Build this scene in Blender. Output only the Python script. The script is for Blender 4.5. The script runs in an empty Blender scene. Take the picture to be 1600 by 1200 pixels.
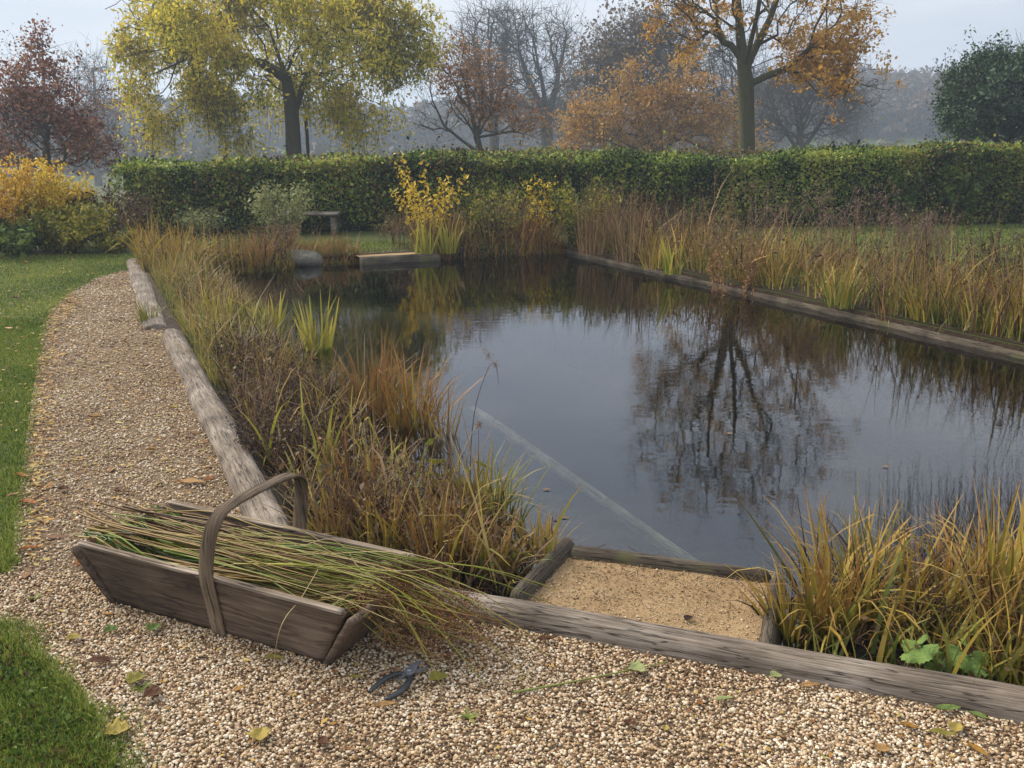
import bpy, math, random
import numpy as np
from mathutils import Vector, Matrix, geometry
R = math.radians
C = bpy.context.scene.collection
sc = bpy.context.scene
# ---------------------------------------------------------------- camera
F = 1450.0; PITCH = math.atan(387/F); H = 1.5
cd = bpy.data.cameras.new('camera'); cam = bpy.data.objects.new('camera', cd); C.objects.link(cam)
cam.location = (0, 0, H); cam.rotation_euler = (math.pi/2-PITCH, 0, 0)
cd.sensor_width = 36; cd.lens = 36*F/1600; cd.clip_end = 6000; cd.clip_start = 0.05
sc.camera = cam
# ---------------------------------------------------------------- world
SUN_EL, SUN_AZ = 38, -60          # azimuth measured from +Y towards +X
w = bpy.data.worlds.new('World'); sc.world = w; w.use_nodes = True
nt = w.node_tree; nt.nodes.clear(); N = nt.nodes.new; L = nt.links.new
out = N('ShaderNodeOutputWorld'); bg = N('ShaderNodeBackground'); sky = N('ShaderNodeTexSky')
sky.sky_type = 'NISHITA'; sky.sun_disc = False; sky.sun_elevation = R(SUN_EL); sky.sun_rotation = R(SUN_AZ)
sky.air_density = 1.0; sky.dust_density = 3.0
tc = N('ShaderNodeTexCoord'); mp = N('ShaderNodeMapping'); mp.inputs['Scale'].default_value = (1.5, 1.5, 8)
nz = N('ShaderNodeTexNoise'); nz.inputs['Scale'].default_value = 1.7; nz.inputs['Detail'].default_value = 7; nz.inputs['Roughness'].default_value = .55
cr = N('ShaderNodeValToRGB'); cr.color_ramp.elements[0].position = .36; cr.color_ramp.elements[0].color = (2.7, 2.95, 3.45, 1)
cr.color_ramp.elements[1].position = .62; cr.color_ramp.elements[1].color = (4.15, 4.2, 4.45, 1)
mx = N('ShaderNodeMixRGB'); mx.inputs[0].default_value = .93
L(tc.outputs['Generated'], mp.inputs['Vector']); L(mp.outputs[0], nz.inputs['Vector']); L(nz.outputs['Fac'], cr.inputs[0])
sx = N('ShaderNodeSeparateXYZ'); L(tc.outputs['Generated'], sx.inputs[0])      # an overcast sky is brighter overhead
gm_ = N('ShaderNodeMapRange'); gm_.inputs[1].default_value = .1; gm_.inputs[2].default_value = .42; gm_.inputs[3].default_value = 1.0; gm_.inputs[4].default_value = 1.75; L(sx.outputs['Z'], gm_.inputs[0])
vm = N('ShaderNodeVectorMath'); vm.operation = 'SCALE'
L(sky.outputs[0], mx.inputs[1]); L(cr.outputs[0], mx.inputs[2]); L(mx.outputs[0], vm.inputs[0]); L(gm_.outputs[0], vm.inputs['Scale']); L(vm.outputs[0], bg.inputs['Color'])
bg.inputs['Strength'].default_value = 0.095
L(bg.outputs[0], out.inputs['Surface'])
# ---------------------------------------------------------------- sun (veiled by cloud)
ld = bpy.data.lights.new('sun', 'SUN'); ld.energy = 2.8; ld.angle = R(28); ld.color = (1, .90, .76)
lo = bpy.data.objects.new('sun', ld); C.objects.link(lo)
lo.rotation_euler = (R(90-SUN_EL), 0, R(180-SUN_AZ)); lo.location = (0, 0, 30)
sc.view_settings.view_transform = 'Standard'; sc.view_settings.look = 'None'; sc.view_settings.exposure = 1.12; sc.view_settings.gamma = 1
sc.cycles.max_bounces = 8; sc.cycles.diffuse_bounces = 3; sc.cycles.glossy_bounces = 3; sc.cycles.transmission_bounces = 4
sc.cycles.transparent_max_bounces = 12; sc.cycles.volume_bounces = 0
try:
    sc.cycles.use_denoising = True; sc.cycles.denoiser = 'OPENIMAGEDENOISE'
except Exception: pass

# ---------------------------------------------------------------- picture <-> ground
def ray(px, py):
    x = (px-800)/F; y = (600-py)/F
    return x, math.cos(PITCH)+y*math.sin(PITCH), -math.sin(PITCH)+y*math.cos(PITCH)
def P(px, py, z=0.0):
    x, h, v = ray(px, py); t = (z-H)/v
    return np.array((x*t, h*t, z))
def at(px, py, Y):
    x, h, v = ray(px, py); t = Y/h
    return np.array((x*t, Y, H+v*t))
rng = np.random.default_rng(11)
D1 = np.array((-.4226, .9063)); D2 = np.array((.9063, .4226))    # along / across the pond
ZW = -.085
# ---------------------------------------------------------------- materials
def lin(c):
    return tuple(((v/255)/12.92 if v/255 <= .04045 else ((v/255+.055)/1.055)**2.4) for v in c)
def newmat(name):
    m = bpy.data.materials.new(name); m.use_nodes = True
    nt = m.node_tree; b = nt.nodes['Principled BSDF']
    return m, nt, nt.nodes.new, nt.links.new, b
def ramp(nt, cols, k=1.0, pos=None):
    r = nt.nodes.new('ShaderNodeValToRGB'); e = r.color_ramp.elements
    while len(e) < len(cols): e.new(.5)
    for i, c in enumerate(cols):
        e[i].position = pos[i] if pos else i/(len(cols)-1)
        e[i].color = tuple(min(1, v*k) for v in lin(c))+(1,)
    return r
def leafmat(name, cols, k=.8, tip=None, tipamt=.7, rough=.55, tr=.25, patch=1.2, patchamt=.45, spec=.25):
    """foliage: colour differs from leaf to leaf, drifts in patches, blades may turn towards a tip colour"""
    m, nt, N, L, b = newmat(name)
    gi = N('ShaderNodeNewGeometry'); rp = ramp(nt, cols, k)
    tc = N('ShaderNodeTexCoord'); no = N('ShaderNodeTexNoise'); no.inputs['Scale'].default_value = patch; no.inputs['Detail'].default_value = 3
    L(tc.outputs['Object'], no.inputs['Vector'])
    ad = N('ShaderNodeMath'); ad.operation = 'MULTIPLY_ADD'      # random + (noise-.5)*amt
    sb = N('ShaderNodeMath'); sb.operation = 'SUBTRACT'; sb.inputs[1].default_value = .5; L(no.outputs['Fac'], sb.inputs[0])
    ad.inputs[1].default_value = patchamt*4; L(sb.outputs[0], ad.inputs[0]); L(gi.outputs['Random Per Island'], ad.inputs[2]); ad.use_clamp = True
    L(ad.outputs[0], rp.inputs[0]); col = rp.outputs[0]
    if tip:
        a = N('ShaderNodeAttribute'); a.attribute_name = 't'
        mt = N('ShaderNodeMath'); mt.operation = 'MULTIPLY'; mt.inputs[1].default_value = tipamt; L(a.outputs['Fac'], mt.inputs[0])
        x = N('ShaderNodeMixRGB'); x.inputs[2].default_value = tuple(v*k for v in lin(tip))+(1,); L(mt.outputs[0], x.inputs[0]); L(col, x.inputs[1]); col = x.outputs[0]
    L(col, b.inputs['Base Color']); b.inputs['Roughness'].default_value = rough; b.inputs['Specular IOR Level'].default_value = spec
    if tr:
        t = N('ShaderNodeBsdfTranslucent'); L(col, t.inputs['Color']); ms = N('ShaderNodeMixShader'); ms.inputs[0].default_value = tr
        o = nt.nodes['Material Output']; L(b.outputs[0], ms.inputs[1]); L(t.outputs[0], ms.inputs[2]); L(ms.outputs[0], o.inputs['Surface'])
    return m
def surfmat(name, cols, scale, k=.8, detail=8, rough=.9, bump=.3, bscale=None, bdist=.02, stretch=(1, 1, 1), spec=.2, pos=None, coord='Object'):
    m, nt, N, L, b = newmat(name)
    tc = N('ShaderNodeTexCoord'); mp = N('ShaderNodeMapping'); mp.inputs['Scale'].default_value = stretch
    no = N('ShaderNodeTexNoise'); no.inputs['Scale'].default_value = scale; no.inputs['Detail'].default_value = detail; no.inputs['Roughness'].default_value = .65
    rp = ramp(nt, cols, k, pos); L(tc.outputs[coord], mp.inputs[0]); L(mp.outputs[0], no.inputs['Vector']); L(no.outputs['Fac'], rp.inputs[0]); L(rp.outputs[0], b.inputs['Base Color'])
    n2 = N('ShaderNodeTexNoise'); n2.inputs['Scale'].default_value = bscale or scale*3; n2.inputs['Detail'].default_value = 6; L(mp.outputs[0], n2.inputs['Vector'])
    bp = N('ShaderNodeBump'); bp.inputs['Strength'].default_value = bump; bp.inputs['Distance'].default_value = bdist; L(n2.outputs['Fac'], bp.inputs['Height']); L(bp.outputs[0], b.inputs['Normal'])
    b.inputs['Roughness'].default_value = rough; b.inputs['Specular IOR Level'].default_value = spec
    return m
def woodmat(name, light, mid, dark, k=.8, grain=150, along=5, moss=None, rough=.85, crack=.8):
    """weathered wood, grain along local X, thin dark drying cracks"""
    m, nt, N, L, b = newmat(name)
    tc = N('ShaderNodeTexCoord'); mp = N('ShaderNodeMapping'); mp.inputs['Scale'].default_value = (along, grain, grain)
    L(tc.outputs['Object'], mp.inputs[0])
    no = N('ShaderNodeTexNoise'); no.inputs['Scale'].default_value = 1; no.inputs['Detail'].default_value = 8; no.inputs['Roughness'].default_value = .7; no.inputs['Distortion'].default_value = .15
    L(mp.outputs[0], no.inputs['Vector'])
    rp = ramp(nt, [dark, mid, light], k, [.25, .5, .75]); L(no.outputs['Fac'], rp.inputs[0])
    big = N('ShaderNodeTexNoise'); big.inputs['Scale'].default_value = 3.5; big.inputs['Detail'].default_value = 5; L(tc.outputs['Object'], big.inputs['Vector'])
    br = ramp(nt, [(120, 112, 105), (190, 185, 180), (245, 245, 245)], 1, [.32, .5, .68]); L(big.outputs['Fac'], br.inputs[0])
    mu = N('ShaderNodeMixRGB'); mu.blend_type = 'MULTIPLY'; mu.inputs[0].default_value = .85; L(rp.outputs[0], mu.inputs[1]); L(br.outputs[0], mu.inputs[2])
    mp2 = N('ShaderNodeMapping'); mp2.inputs['Scale'].default_value = (along*.55, grain*.32, grain*.32); L(tc.outputs['Object'], mp2.inputs[0])
    ck0 = N('ShaderNodeTexNoise'); ck0.inputs['Scale'].default_value = 1; ck0.inputs['Detail'].default_value = 3; L(mp2.outputs[0], ck0.inputs['Vector']); ck1 = N('ShaderNodeMath'); ck1.operation = 'SUBTRACT'; ck1.inputs[1].default_value = .5; L(ck0.outputs['Fac'], ck1.inputs[0]); ck = N('ShaderNodeMath'); ck.operation = 'ABSOLUTE'; L(ck1.outputs[0], ck.inputs[0])
    cw = ramp(nt, [(36, 30, 26), (255, 255, 255)], 1, [.003, .022]); L(ck.outputs[0], cw.inputs[0])
    m2 = N('ShaderNodeMixRGB'); m2.blend_type = 'MULTIPLY'; m2.inputs[0].default_value = crack; L(mu.outputs[0], m2.inputs[1]); L(cw.outputs[0], m2.inputs[2])
    col = m2.outputs[0]
    if moss:
        mn = N('ShaderNodeTexNoise'); mn.inputs['Scale'].default_value = 7; mn.inputs['Detail'].default_value = 6; L(tc.outputs['Object'], mn.inputs['Vector'])
        mr = N('ShaderNodeMapRange'); mr.inputs[1].default_value = .55; mr.inputs[2].default_value = .72; L(mn.outputs['Fac'], mr.inputs[0])
        mm = N('ShaderNodeMixRGB'); mm.inputs[2].default_value = tuple(v*k for v in lin(moss))+(1,); L(mr.outputs[0], mm.inputs[0]); L(col, mm.inputs[1]); col = mm.outputs[0]
    L(col, b.inputs['Base Color'])
    ad = N('ShaderNodeMath'); ad.operation = 'ADD'; L(no.outputs['Fac'], ad.inputs[0]); L(cw.outputs[0], ad.inputs[1])
    bp = N('ShaderNodeBump'); bp.inputs['Strength'].default_value = .6; bp.inputs['Distance'].default_value = .006; L(ad.outputs[0], bp.inputs['Height']); L(bp.outputs[0], b.inputs['Normal'])
    b.inputs['Roughness'].default_value = rough; b.inputs['Specular IOR Level'].default_value = .25
    return m
M = {}
M['sleeper'] = woodmat('weathered_oak', (198, 190, 178), (146, 134, 120), (94, 82, 70), .9)
M['sleeper_low'] = woodmat('damp_oak', (160, 150, 134), (115, 104, 88), (62, 54, 46), .62, moss=(96, 98, 58))
M['trug'] = woodmat('trug_board', (156, 140, 122), (120, 102, 86), (84, 68, 56), .88, grain=80, along=4, crack=.4)
M['trugrim'] = woodmat('trug_bleached', (190, 178, 162), (156, 140, 122), (112, 96, 80), .95, grain=50, along=3)
M['hoop'] = woodmat('bent_ash', (180, 160, 132), (134, 112, 86), (88, 70, 52), .7, grain=90, along=3)
M['sunken'] = woodmat('sunken_oak', (170, 168, 140), (138, 136, 112), (110, 106, 88), 1.0)
M['bark'] = surfmat('bark', [(50, 44, 38), (92, 84, 70), (70, 74, 48)], 14, .7, bump=.8, bdist=.03, stretch=(1, 1, .25))
M['bark_moss'] = surfmat('mossy_bark', [(60, 60, 40), (92, 88, 62), (92, 98, 52)], 9, .7, bump=.8, bdist=.03, stretch=(1, 1, .3))
M['bark_grey'] = surfmat('grey_bark', [(82, 80, 76), (112, 108, 100)], 9, .7, bump=.5, bdist=.03, stretch=(1, 1, .3))
M['soil'] = surfmat('damp_soil', [(36, 28, 22), (70, 56, 40), (88, 74, 48)], 9, .6, bump=.8, bdist=.03)
# ---------------------------------------------------------------- mesh building
def mesh(name, V, Fc, mat=None, smooth=False, t=None):
    """V (n,3), Fc a list of integer arrays (m,3) or (m,4)"""
    V = np.ascontiguousarray(V, np.float32); me = bpy.data.meshes.new(name)
    if not isinstance(Fc, (list, tuple)): Fc = [Fc]
    Fc = [np.asarray(f, np.int32) for f in Fc if len(f)]
    me.vertices.add(len(V)); me.vertices.foreach_set('co', V.ravel())
    idx = np.concatenate([f.ravel() for f in Fc]); cnt = np.concatenate([np.full(len(f), f.shape[1], np.int32) for f in Fc])
    me.loops.add(len(idx)); me.loops.foreach_set('vertex_index', idx)
    me.polygons.add(len(cnt)); st = np.zeros(len(cnt), np.int32); st[1:] = np.cumsum(cnt)[:-1]
    me.polygons.foreach_set('loop_start', st); me.polygons.foreach_set('loop_total', cnt)
    if smooth: me.polygons.foreach_set('use_smooth', np.ones(len(cnt), bool))
    if t is not None:
        a = me.attributes.new('t', 'FLOAT', 'POINT'); a.data.foreach_set('value', np.ascontiguousarray(t, np.float32).ravel())
    me.update(calc_edges=True); me.validate()
    if mat: me.materials.append(mat)
    return me
def obj(name, me, parent=None, loc=None, rot=None):
    o = bpy.data.objects.new(name, me); C.objects.link(o)
    if parent: o.parent = parent
    if loc is not None: o.location = tuple(float(v) for v in loc)
    if rot is not None: o.rotation_euler = rot
    return o
def tag(o, label=None, cat=None, group=None, kind=None):
    if label: o['label'] = label
    if cat: o['category'] = cat
    if group: o['group'] = group
    if kind: o['kind'] = kind
    return o
def thing(name, label, cat, loc=(0, 0, 0), rotz=0, group=None):
    o = bpy.data.objects.new(name, None); C.objects.link(o); o.location = tuple(float(v) for v in loc); o.rotation_euler = (0, 0, rotz)
    o.empty_display_size = .1
    return tag(o, label, cat, group)
class Acc:
    """collects geometry for one mesh"""
    def __init__(s): s.V = []; s.Fq = []; s.Ft = []; s.T = []; s.n = 0
    def add(s, V, Fc, t=None):
        V = np.asarray(V, float).reshape(-1, 3); Fc = np.asarray(Fc)
        if not len(V): return s
        (s.Fq if Fc.shape[1] == 4 else s.Ft).append(Fc+s.n); s.V.append(V); s.n += len(V)
        s.T.append(np.zeros(len(V)) if t is None else np.asarray(t, float).ravel()); return s
    def mesh(s, name, mat, smooth=False):
        return mesh(name, np.concatenate(s.V), [np.concatenate(f) for f in (s.Fq, s.Ft) if f], mat, smooth, np.concatenate(s.T))
def ribbons(base, L, az, tilt, curl, wid, segs=4, waz=None, tipw=.12, kink=None, r=rng):
    """curved blades: lengths L, lean azimuth az, tilt at the foot, curl added by the tip"""
    n = len(base); t = np.linspace(0, 1, segs+1); L = np.broadcast_to(L, n); wid = np.broadcast_to(wid, n)
    th = tilt[:, None]+curl[:, None]*t[None, :]**1.4
    if kink is not None:
        kp = r.uniform(.4, .8, n); th = th+np.where(t[None, :] > kp[:, None], kink[:, None], 0)
    th = np.clip(th, -2.8, 2.8)
    mid = (th[:, 1:]+th[:, :-1])/2; d = L[:, None]/segs
    hx = np.concatenate([np.zeros((n, 1)), np.cumsum(np.sin(mid)*d, 1)], 1); hz = np.concatenate([np.zeros((n, 1)), np.cumsum(np.cos(mid)*d, 1)], 1)
    p = np.stack([base[:, None, 0]+hx*np.cos(az)[:, None], base[:, None, 1]+hx*np.sin(az)[:, None], base[:, None, 2]+hz], -1)
    if waz is None: waz = az+np.pi/2+r.normal(0, .7, n)
    sd = np.stack([np.cos(waz), np.sin(waz), np.zeros(n)], -1)
    ww = wid[:, None]*.5*(tipw+(1-tipw)*(1-t[None, :]**2.2))
    a = p+sd[:, None, :]*ww[..., None]; b = p-sd[:, None, :]*ww[..., None]
    V = np.stack([a, b], 2).reshape(-1, 3)
    k = np.arange(segs)*2; f = np.stack([k, k+1, k+3, k+2], -1)
    Fc = (f[None]+(np.arange(n)*(segs+1)*2)[:, None, None]).reshape(-1, 4)
    return V, Fc, np.broadcast_to(t[None, :, None], (n, segs+1, 2)).reshape(-1)
def tubes(paths, rad, sides=4):
    """paths (n,k,3), rad (n,k)"""
    paths = np.asarray(paths, float); n, k, _ = paths.shape
    tg = np.gradient(paths, axis=1); tg /= np.linalg.norm(tg, axis=2, keepdims=True)+1e-9
    ref = np.zeros_like(tg); mean = tg.mean(1); ax = np.argmin(np.abs(mean), 1); ref[np.arange(n), :, ax] = 1
    u = np.cross(tg, ref); u /= np.linalg.norm(u, axis=2, keepdims=True)+1e-9; v = np.cross(tg, u)
    an = np.arange(sides)*2*np.pi/sides
    ring = u[:, :, None, :]*np.cos(an)[None, None, :, None]+v[:, :, None, :]*np.sin(an)[None, None, :, None]
    V = (paths[:, :, None, :]+ring*rad[:, :, None, None]).reshape(-1, 3)
    i = np.arange(k-1)[:, None]*sides; j = np.arange(sides)[None]; j2 = (j+1) % sides
    f = np.stack([i+j, i+j2, i+sides+j2, i+sides+j], -1).reshape(-1, 4)
    Fc = (f[None]+(np.arange(n)*k*sides)[:, None, None]).reshape(-1, 4)
    t = np.broadcast_to(np.linspace(0, 1, k)[None, :, None], (n, k, sides)).reshape(-1)
    return V, Fc, t
def unit(v): return v/(np.linalg.norm(v, axis=-1, keepdims=True)+1e-9)
def leafquads(c, size, aspect=.5, down=0.0, flat=0.0, r=rng, dirs=None):
    """pointed four-cornered leaves at c; down>0 makes them hang, flat>0 lays them level"""
    n = len(c); d = r.normal(size=(n, 3)) if dirs is None else dirs+r.normal(0, .35, (n, 3))
    d[:, 2] -= down; d = unit(d)
    q = r.normal(size=(n, 3)); q[:, 2] *= (1-flat)
    v = unit(np.cross(d, q)); s = np.broadcast_to(size, n)[:, None]
    bend = np.cross(d, v)*s*.12
    V = np.stack([c, c+d*s*.5+v*s*aspect*.5+bend, c+d*s, c+d*s*.5-v*s*aspect*.5+bend], 1).reshape(-1, 3)
    return V, (np.arange(n)*4)[:, None]+np.arange(4)[None]
def inpoly(pts, poly):
    x, y = pts[:, 0], pts[:, 1]; ins = np.zeros(len(pts), bool); m = len(poly)
    for i in range(m):
        x1, y1 = poly[i][:2]; x2, y2 = poly[(i+1) % m][:2]
        if y1 == y2: continue
        c = ((y1 > y) != (y2 > y)) & (x < (x2-x1)*(y-y1)/(y2-y1)+x1); ins ^= c
    return ins
def scatter(poly, n, r=rng):
    poly = np.asarray([p[:2] for p in poly]); lo, hi = poly.min(0), poly.max(0); out = []; m = 0
    while m < n:
        p = r.uniform(lo, hi, (max(n*2, 16), 2)); p = p[inpoly(p, poly)]; out.append(p); m += len(p)
        if sum(len(o) for o in out) == 0 and len(out) > 30: raise RuntimeError('empty polygon')
    return np.concatenate(out)[:n]
def box(acc, c, s, m=None):
    V = np.array([(x, y, z) for x in (-.5, .5) for y in (-.5, .5) for z in (-.5, .5)])*np.array(s)+np.array(c)
    if m is not None: V = V@m.T
    acc.add(V, [(0, 1, 3, 2), (4, 6, 7, 5), (0, 4, 5, 1), (2, 3, 7, 6), (0, 2, 6, 4), (1, 5, 7, 3)])
def vnoise(p, scale, seed=0):
    """cheap smooth noise from summed sines, -1..1"""
    r = np.random.default_rng(seed); o = np.zeros(len(p))
    for i in range(6):
        k = r.normal(size=p.shape[1])*scale*(1+.45*i); o += np.sin(p@k+r.uniform(0, 6.28))/(1+.45*i)
    return o/2.6
# ---------------------------------------------------------------- the lie of the land
# pond outline (plan): chamfered rectangle, its long sides along D1
L_in = P(452, 815, 0)[:2]                       # a point on the pond side of the left sleepers
F_bk = P(735, 925, 0)[:2]-np.array((.02, .055))                       # a point on the pond side of the front sleeper
FD = np.array((math.sin(R(69.7)), -math.cos(R(69.7))))
FR = P(870, 391, ZW)[:2]                        # far right corner of the water
RT = P(1600, 560, ZW)[:2]
def cross_pt(a, d, b, e):
    k = np.linalg.solve(np.array([d, -e]).T, b-a); return a+d*k[0]
LD = unit(P(267, 512, .08)[:2]-P(428, 815, .08)[:2])
RD = unit(RT-FR)
c_near = cross_pt(L_in, LD, F_bk, FD)
c_right = cross_pt(F_bk, FD, RT, RD)
FE = -D2
c_far = cross_pt(FR, FE, L_in, LD)
POND = [c_near, c_right, FR, c_far]
SUB0 = P(1078, 868, -.12)[:2]; SUBD = unit(P(800, 675, -.12)[:2]-SUB0)          # sunken wall between planting shelf and deep water
def seg_dist(p, a, d):
    """signed distance of p (n,2) left of line a+d"""
    return (p[:, 0]-a[0])*(-d[1])+(p[:, 1]-a[1])*d[0]
def ground_z(x, y):
    x = np.asarray(x, float); y = np.asarray(y, float)
    r = np.hypot(x, y); z = np.zeros_like(r)+.0
    s = lambda a, b, v: np.clip((v-a)/(b-a), 0, 1)**2*(3-2*np.clip((v-a)/(b-a), 0, 1))
    z -= 2.3*s(20, 60, y)
    az = np.degrees(np.arctan2(x, y))
    ridge = 5.8+4.2*s(8, 18, az)+.9*np.sin(az*.35+1)+.5*np.sin(az*1.1)
    z += (ridge+2.0)*s(95, 235, r)*s(10, 60, y)
    return z
PP = [tuple(c) for c in POND]
def build_ground():
    pts = [Vector(p) for p in PP]; edges = [(i, (i+1) % 4) for i in range(4)]
    ex = []
    for x in np.arange(-16, 18.1, .7):
        for y in np.arange(-3, 24.1, .7): ex.append((x, y))
    for r_ in (28, 34, 42, 52, 64, 80, 100, 115, 130, 145, 160, 175, 190, 205, 220, 240, 270, 330, 450, 700, 1100, 1500):
        for a in np.linspace(0, 2*math.pi, 140, endpoint=False): ex.append((r_*math.sin(a), r_*math.cos(a)))
    ex = np.array(ex); ex = ex[~inpoly(ex, POND)]
    pts += [Vector(p) for p in ex]
    vs, es, fs, *_ = geometry.delaunay_2d_cdt(pts, edges, [], 0, 1e-5)
    V = np.array([(v.x, v.y, 0) for v in vs]); Fc = np.array([f for f in fs if len(f) == 3]); cen = V[Fc].mean(1)
    Fc = Fc[~inpoly(cen[:, :2], POND)]; V[:, 2] = ground_z(V[:, 0], V[:, 1])
    m = surfmat('grass_ground', [(52, 62, 26), (76, 88, 34), (104, 104, 50)], 3.0, .62, detail=10, bump=.6, bscale=60, bdist=.02)
    o = obj('ground', mesh('ground', V, Fc, m, True)); tag(o, kind='structure')
build_ground()
# gravel sheet -------------------------------------------------------------
GP = [P(x, y)[:2] for x, y in ((188, 424), (150, 435), (112, 456), (78, 486), (68, 520), (58, 580), (46, 650), (38, 720), (28, 800), (16, 880), (-60, 905), (-900, 905), (-900, 985), (-40, 985), (30, 1010), (75, 1050), (125, 1100), (165, 1160), (190, 1230))]
GP += [np.array((-1.05, .6)), np.array((2.6, .6)), np.array((4.4, .95))]
GP += [F_bk+FD*5.5-np.array((.02, .055)), F_bk+FD*0-np.array((.02, .05)), c_near+np.array((-.06, -.05)), L_in-np.array((.1, .03)), P(258, 512)[:2], P(205, 424)[:2]]
def poly_sheet(name, poly, z, mat, kind='structure'):
    v = [Vector((float(p[0]), float(p[1]), 0)) for p in poly]
    tri = geometry.tessellate_polygon([v]); V = np.array([(p.x, p.y, z) for p in v]); T = []
    for t in tri:
        a, b, c = V[list(t)]; nz = np.cross(b-a, c-a)[2]; T.append(t if nz > 0 else t[::-1])
    return tag(obj(name, mesh(name, V, np.array(T), mat)), kind=kind)
M['gravelbed'] = surfmat('gravel_bed', [(62, 50, 38), (124, 104, 80), (172, 152, 124)], 120, .75, bump=1, bscale=150, bdist=.01)
poly_sheet('gravel_path', GP, .006, M['gravelbed'])
def pebbles(pts, z0, size, r, full=True):
    n = len(pts)
    if full:
        g = (1+5**.5)/2
        v = np.array([(-1, g, 0), (1, g, 0), (-1, -g, 0), (1, -g, 0), (0, -1, g), (0, 1, g), (0, -1, -g), (0, 1, -g), (g, 0, -1), (g, 0, 1), (-g, 0, -1), (-g, 0, 1)])/1.9
        f = np.array([(0, 11, 5), (0, 5, 1), (0, 1, 7), (0, 7, 10), (0, 10, 11), (1, 5, 9), (5, 11, 4), (11, 10, 2), (10, 7, 6), (7, 1, 8), (3, 9, 4), (3, 4, 2), (3, 2, 6), (3, 6, 8), (3, 8, 9), (4, 9, 5), (2, 4, 11), (6, 2, 10), (8, 6, 7), (9, 8, 1)])
    else:
        v = np.array([(1, 0, 0), (-1, 0, 0), (0, 1, 0), (0, -1, 0), (0, 0, 1), (0, 0, -1)], float)
        f = np.array([(0, 2, 4), (2, 1, 4), (1, 3, 4), (3, 0, 4), (2, 0, 5), (1, 2, 5), (3, 1, 5), (0, 3, 5)])
    V = v[None]*(1+r.uniform(-.28, .28, (n, len(v), 1)))
    V = V*r.uniform((.75, .6, .42), (1.25, 1.0, .75), (n, 3))[:, None, :]
    a = r.uniform(0, 6.28, n); tl = r.normal(0, .35, n); ca, sa, ct, st = np.cos(a), np.sin(a), np.cos(tl), np.sin(tl)
    x, y, z = V[..., 0], V[..., 1], V[..., 2]
    y, z = y*ct[:, None]-z*st[:, None], y*st[:, None]+z*ct[:, None]
    x, y = x*ca[:, None]-y*sa[:, None], x*sa[:, None]+y*ca[:, None]
    s = np.broadcast_to(size, n)[:, None]*.5
    V = np.stack([x*s+pts[:, 0:1], y*s+pts[:, 1:2], z*s+z0+r.uniform(0, .007, (n, 1))], -1).reshape(-1, 3)
    return V, (f[None]+(np.arange(n)*len(v))[:, None, None]).reshape(-1, 3)
def stonemat():
    m = leafmat('chip_stone', [(88, 66, 46), (134, 106, 76), (166, 138, 104), (184, 160, 126), (196, 178, 150), (214, 202, 180)], .95, rough=.7, tr=0, patch=1.6, patchamt=.22)
    return m
M['stone'] = stonemat()
r = np.random.default_rng(5)
acc = Acc()
def gravel_at(n, ylo, yhi, smin, smax, full):
    xs = [p[0] for p in GP]
    pts = r.uniform((-2.6 if yhi < 5 else -6, ylo), (3.0, yhi), (n*3, 2)); pts = pts[inpoly(pts, GP)]
    # keep what the lens or a step aside could see
    pts = pts[np.abs(pts[:, 0]) < pts[:, 1]*.62+.5][:n]
    sz = np.exp(r.normal(0, .28, len(pts)))*(smin+smax)/2
    acc.add(*pebbles(pts, .006, np.clip(sz, smin*.7, smax*1.5), r, full)); return len(pts)
gravel_at(84000, 1.5, 3.0, .0068, .0108, True)
gravel_at(62000, 3.0, 6.0, .0085, .0135, False)
gravel_at(26000, 6.0, 12.5, .014, .020, False)
tag(obj('gravel', acc.mesh('gravel', M['stone'])), kind='stuff')

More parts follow.
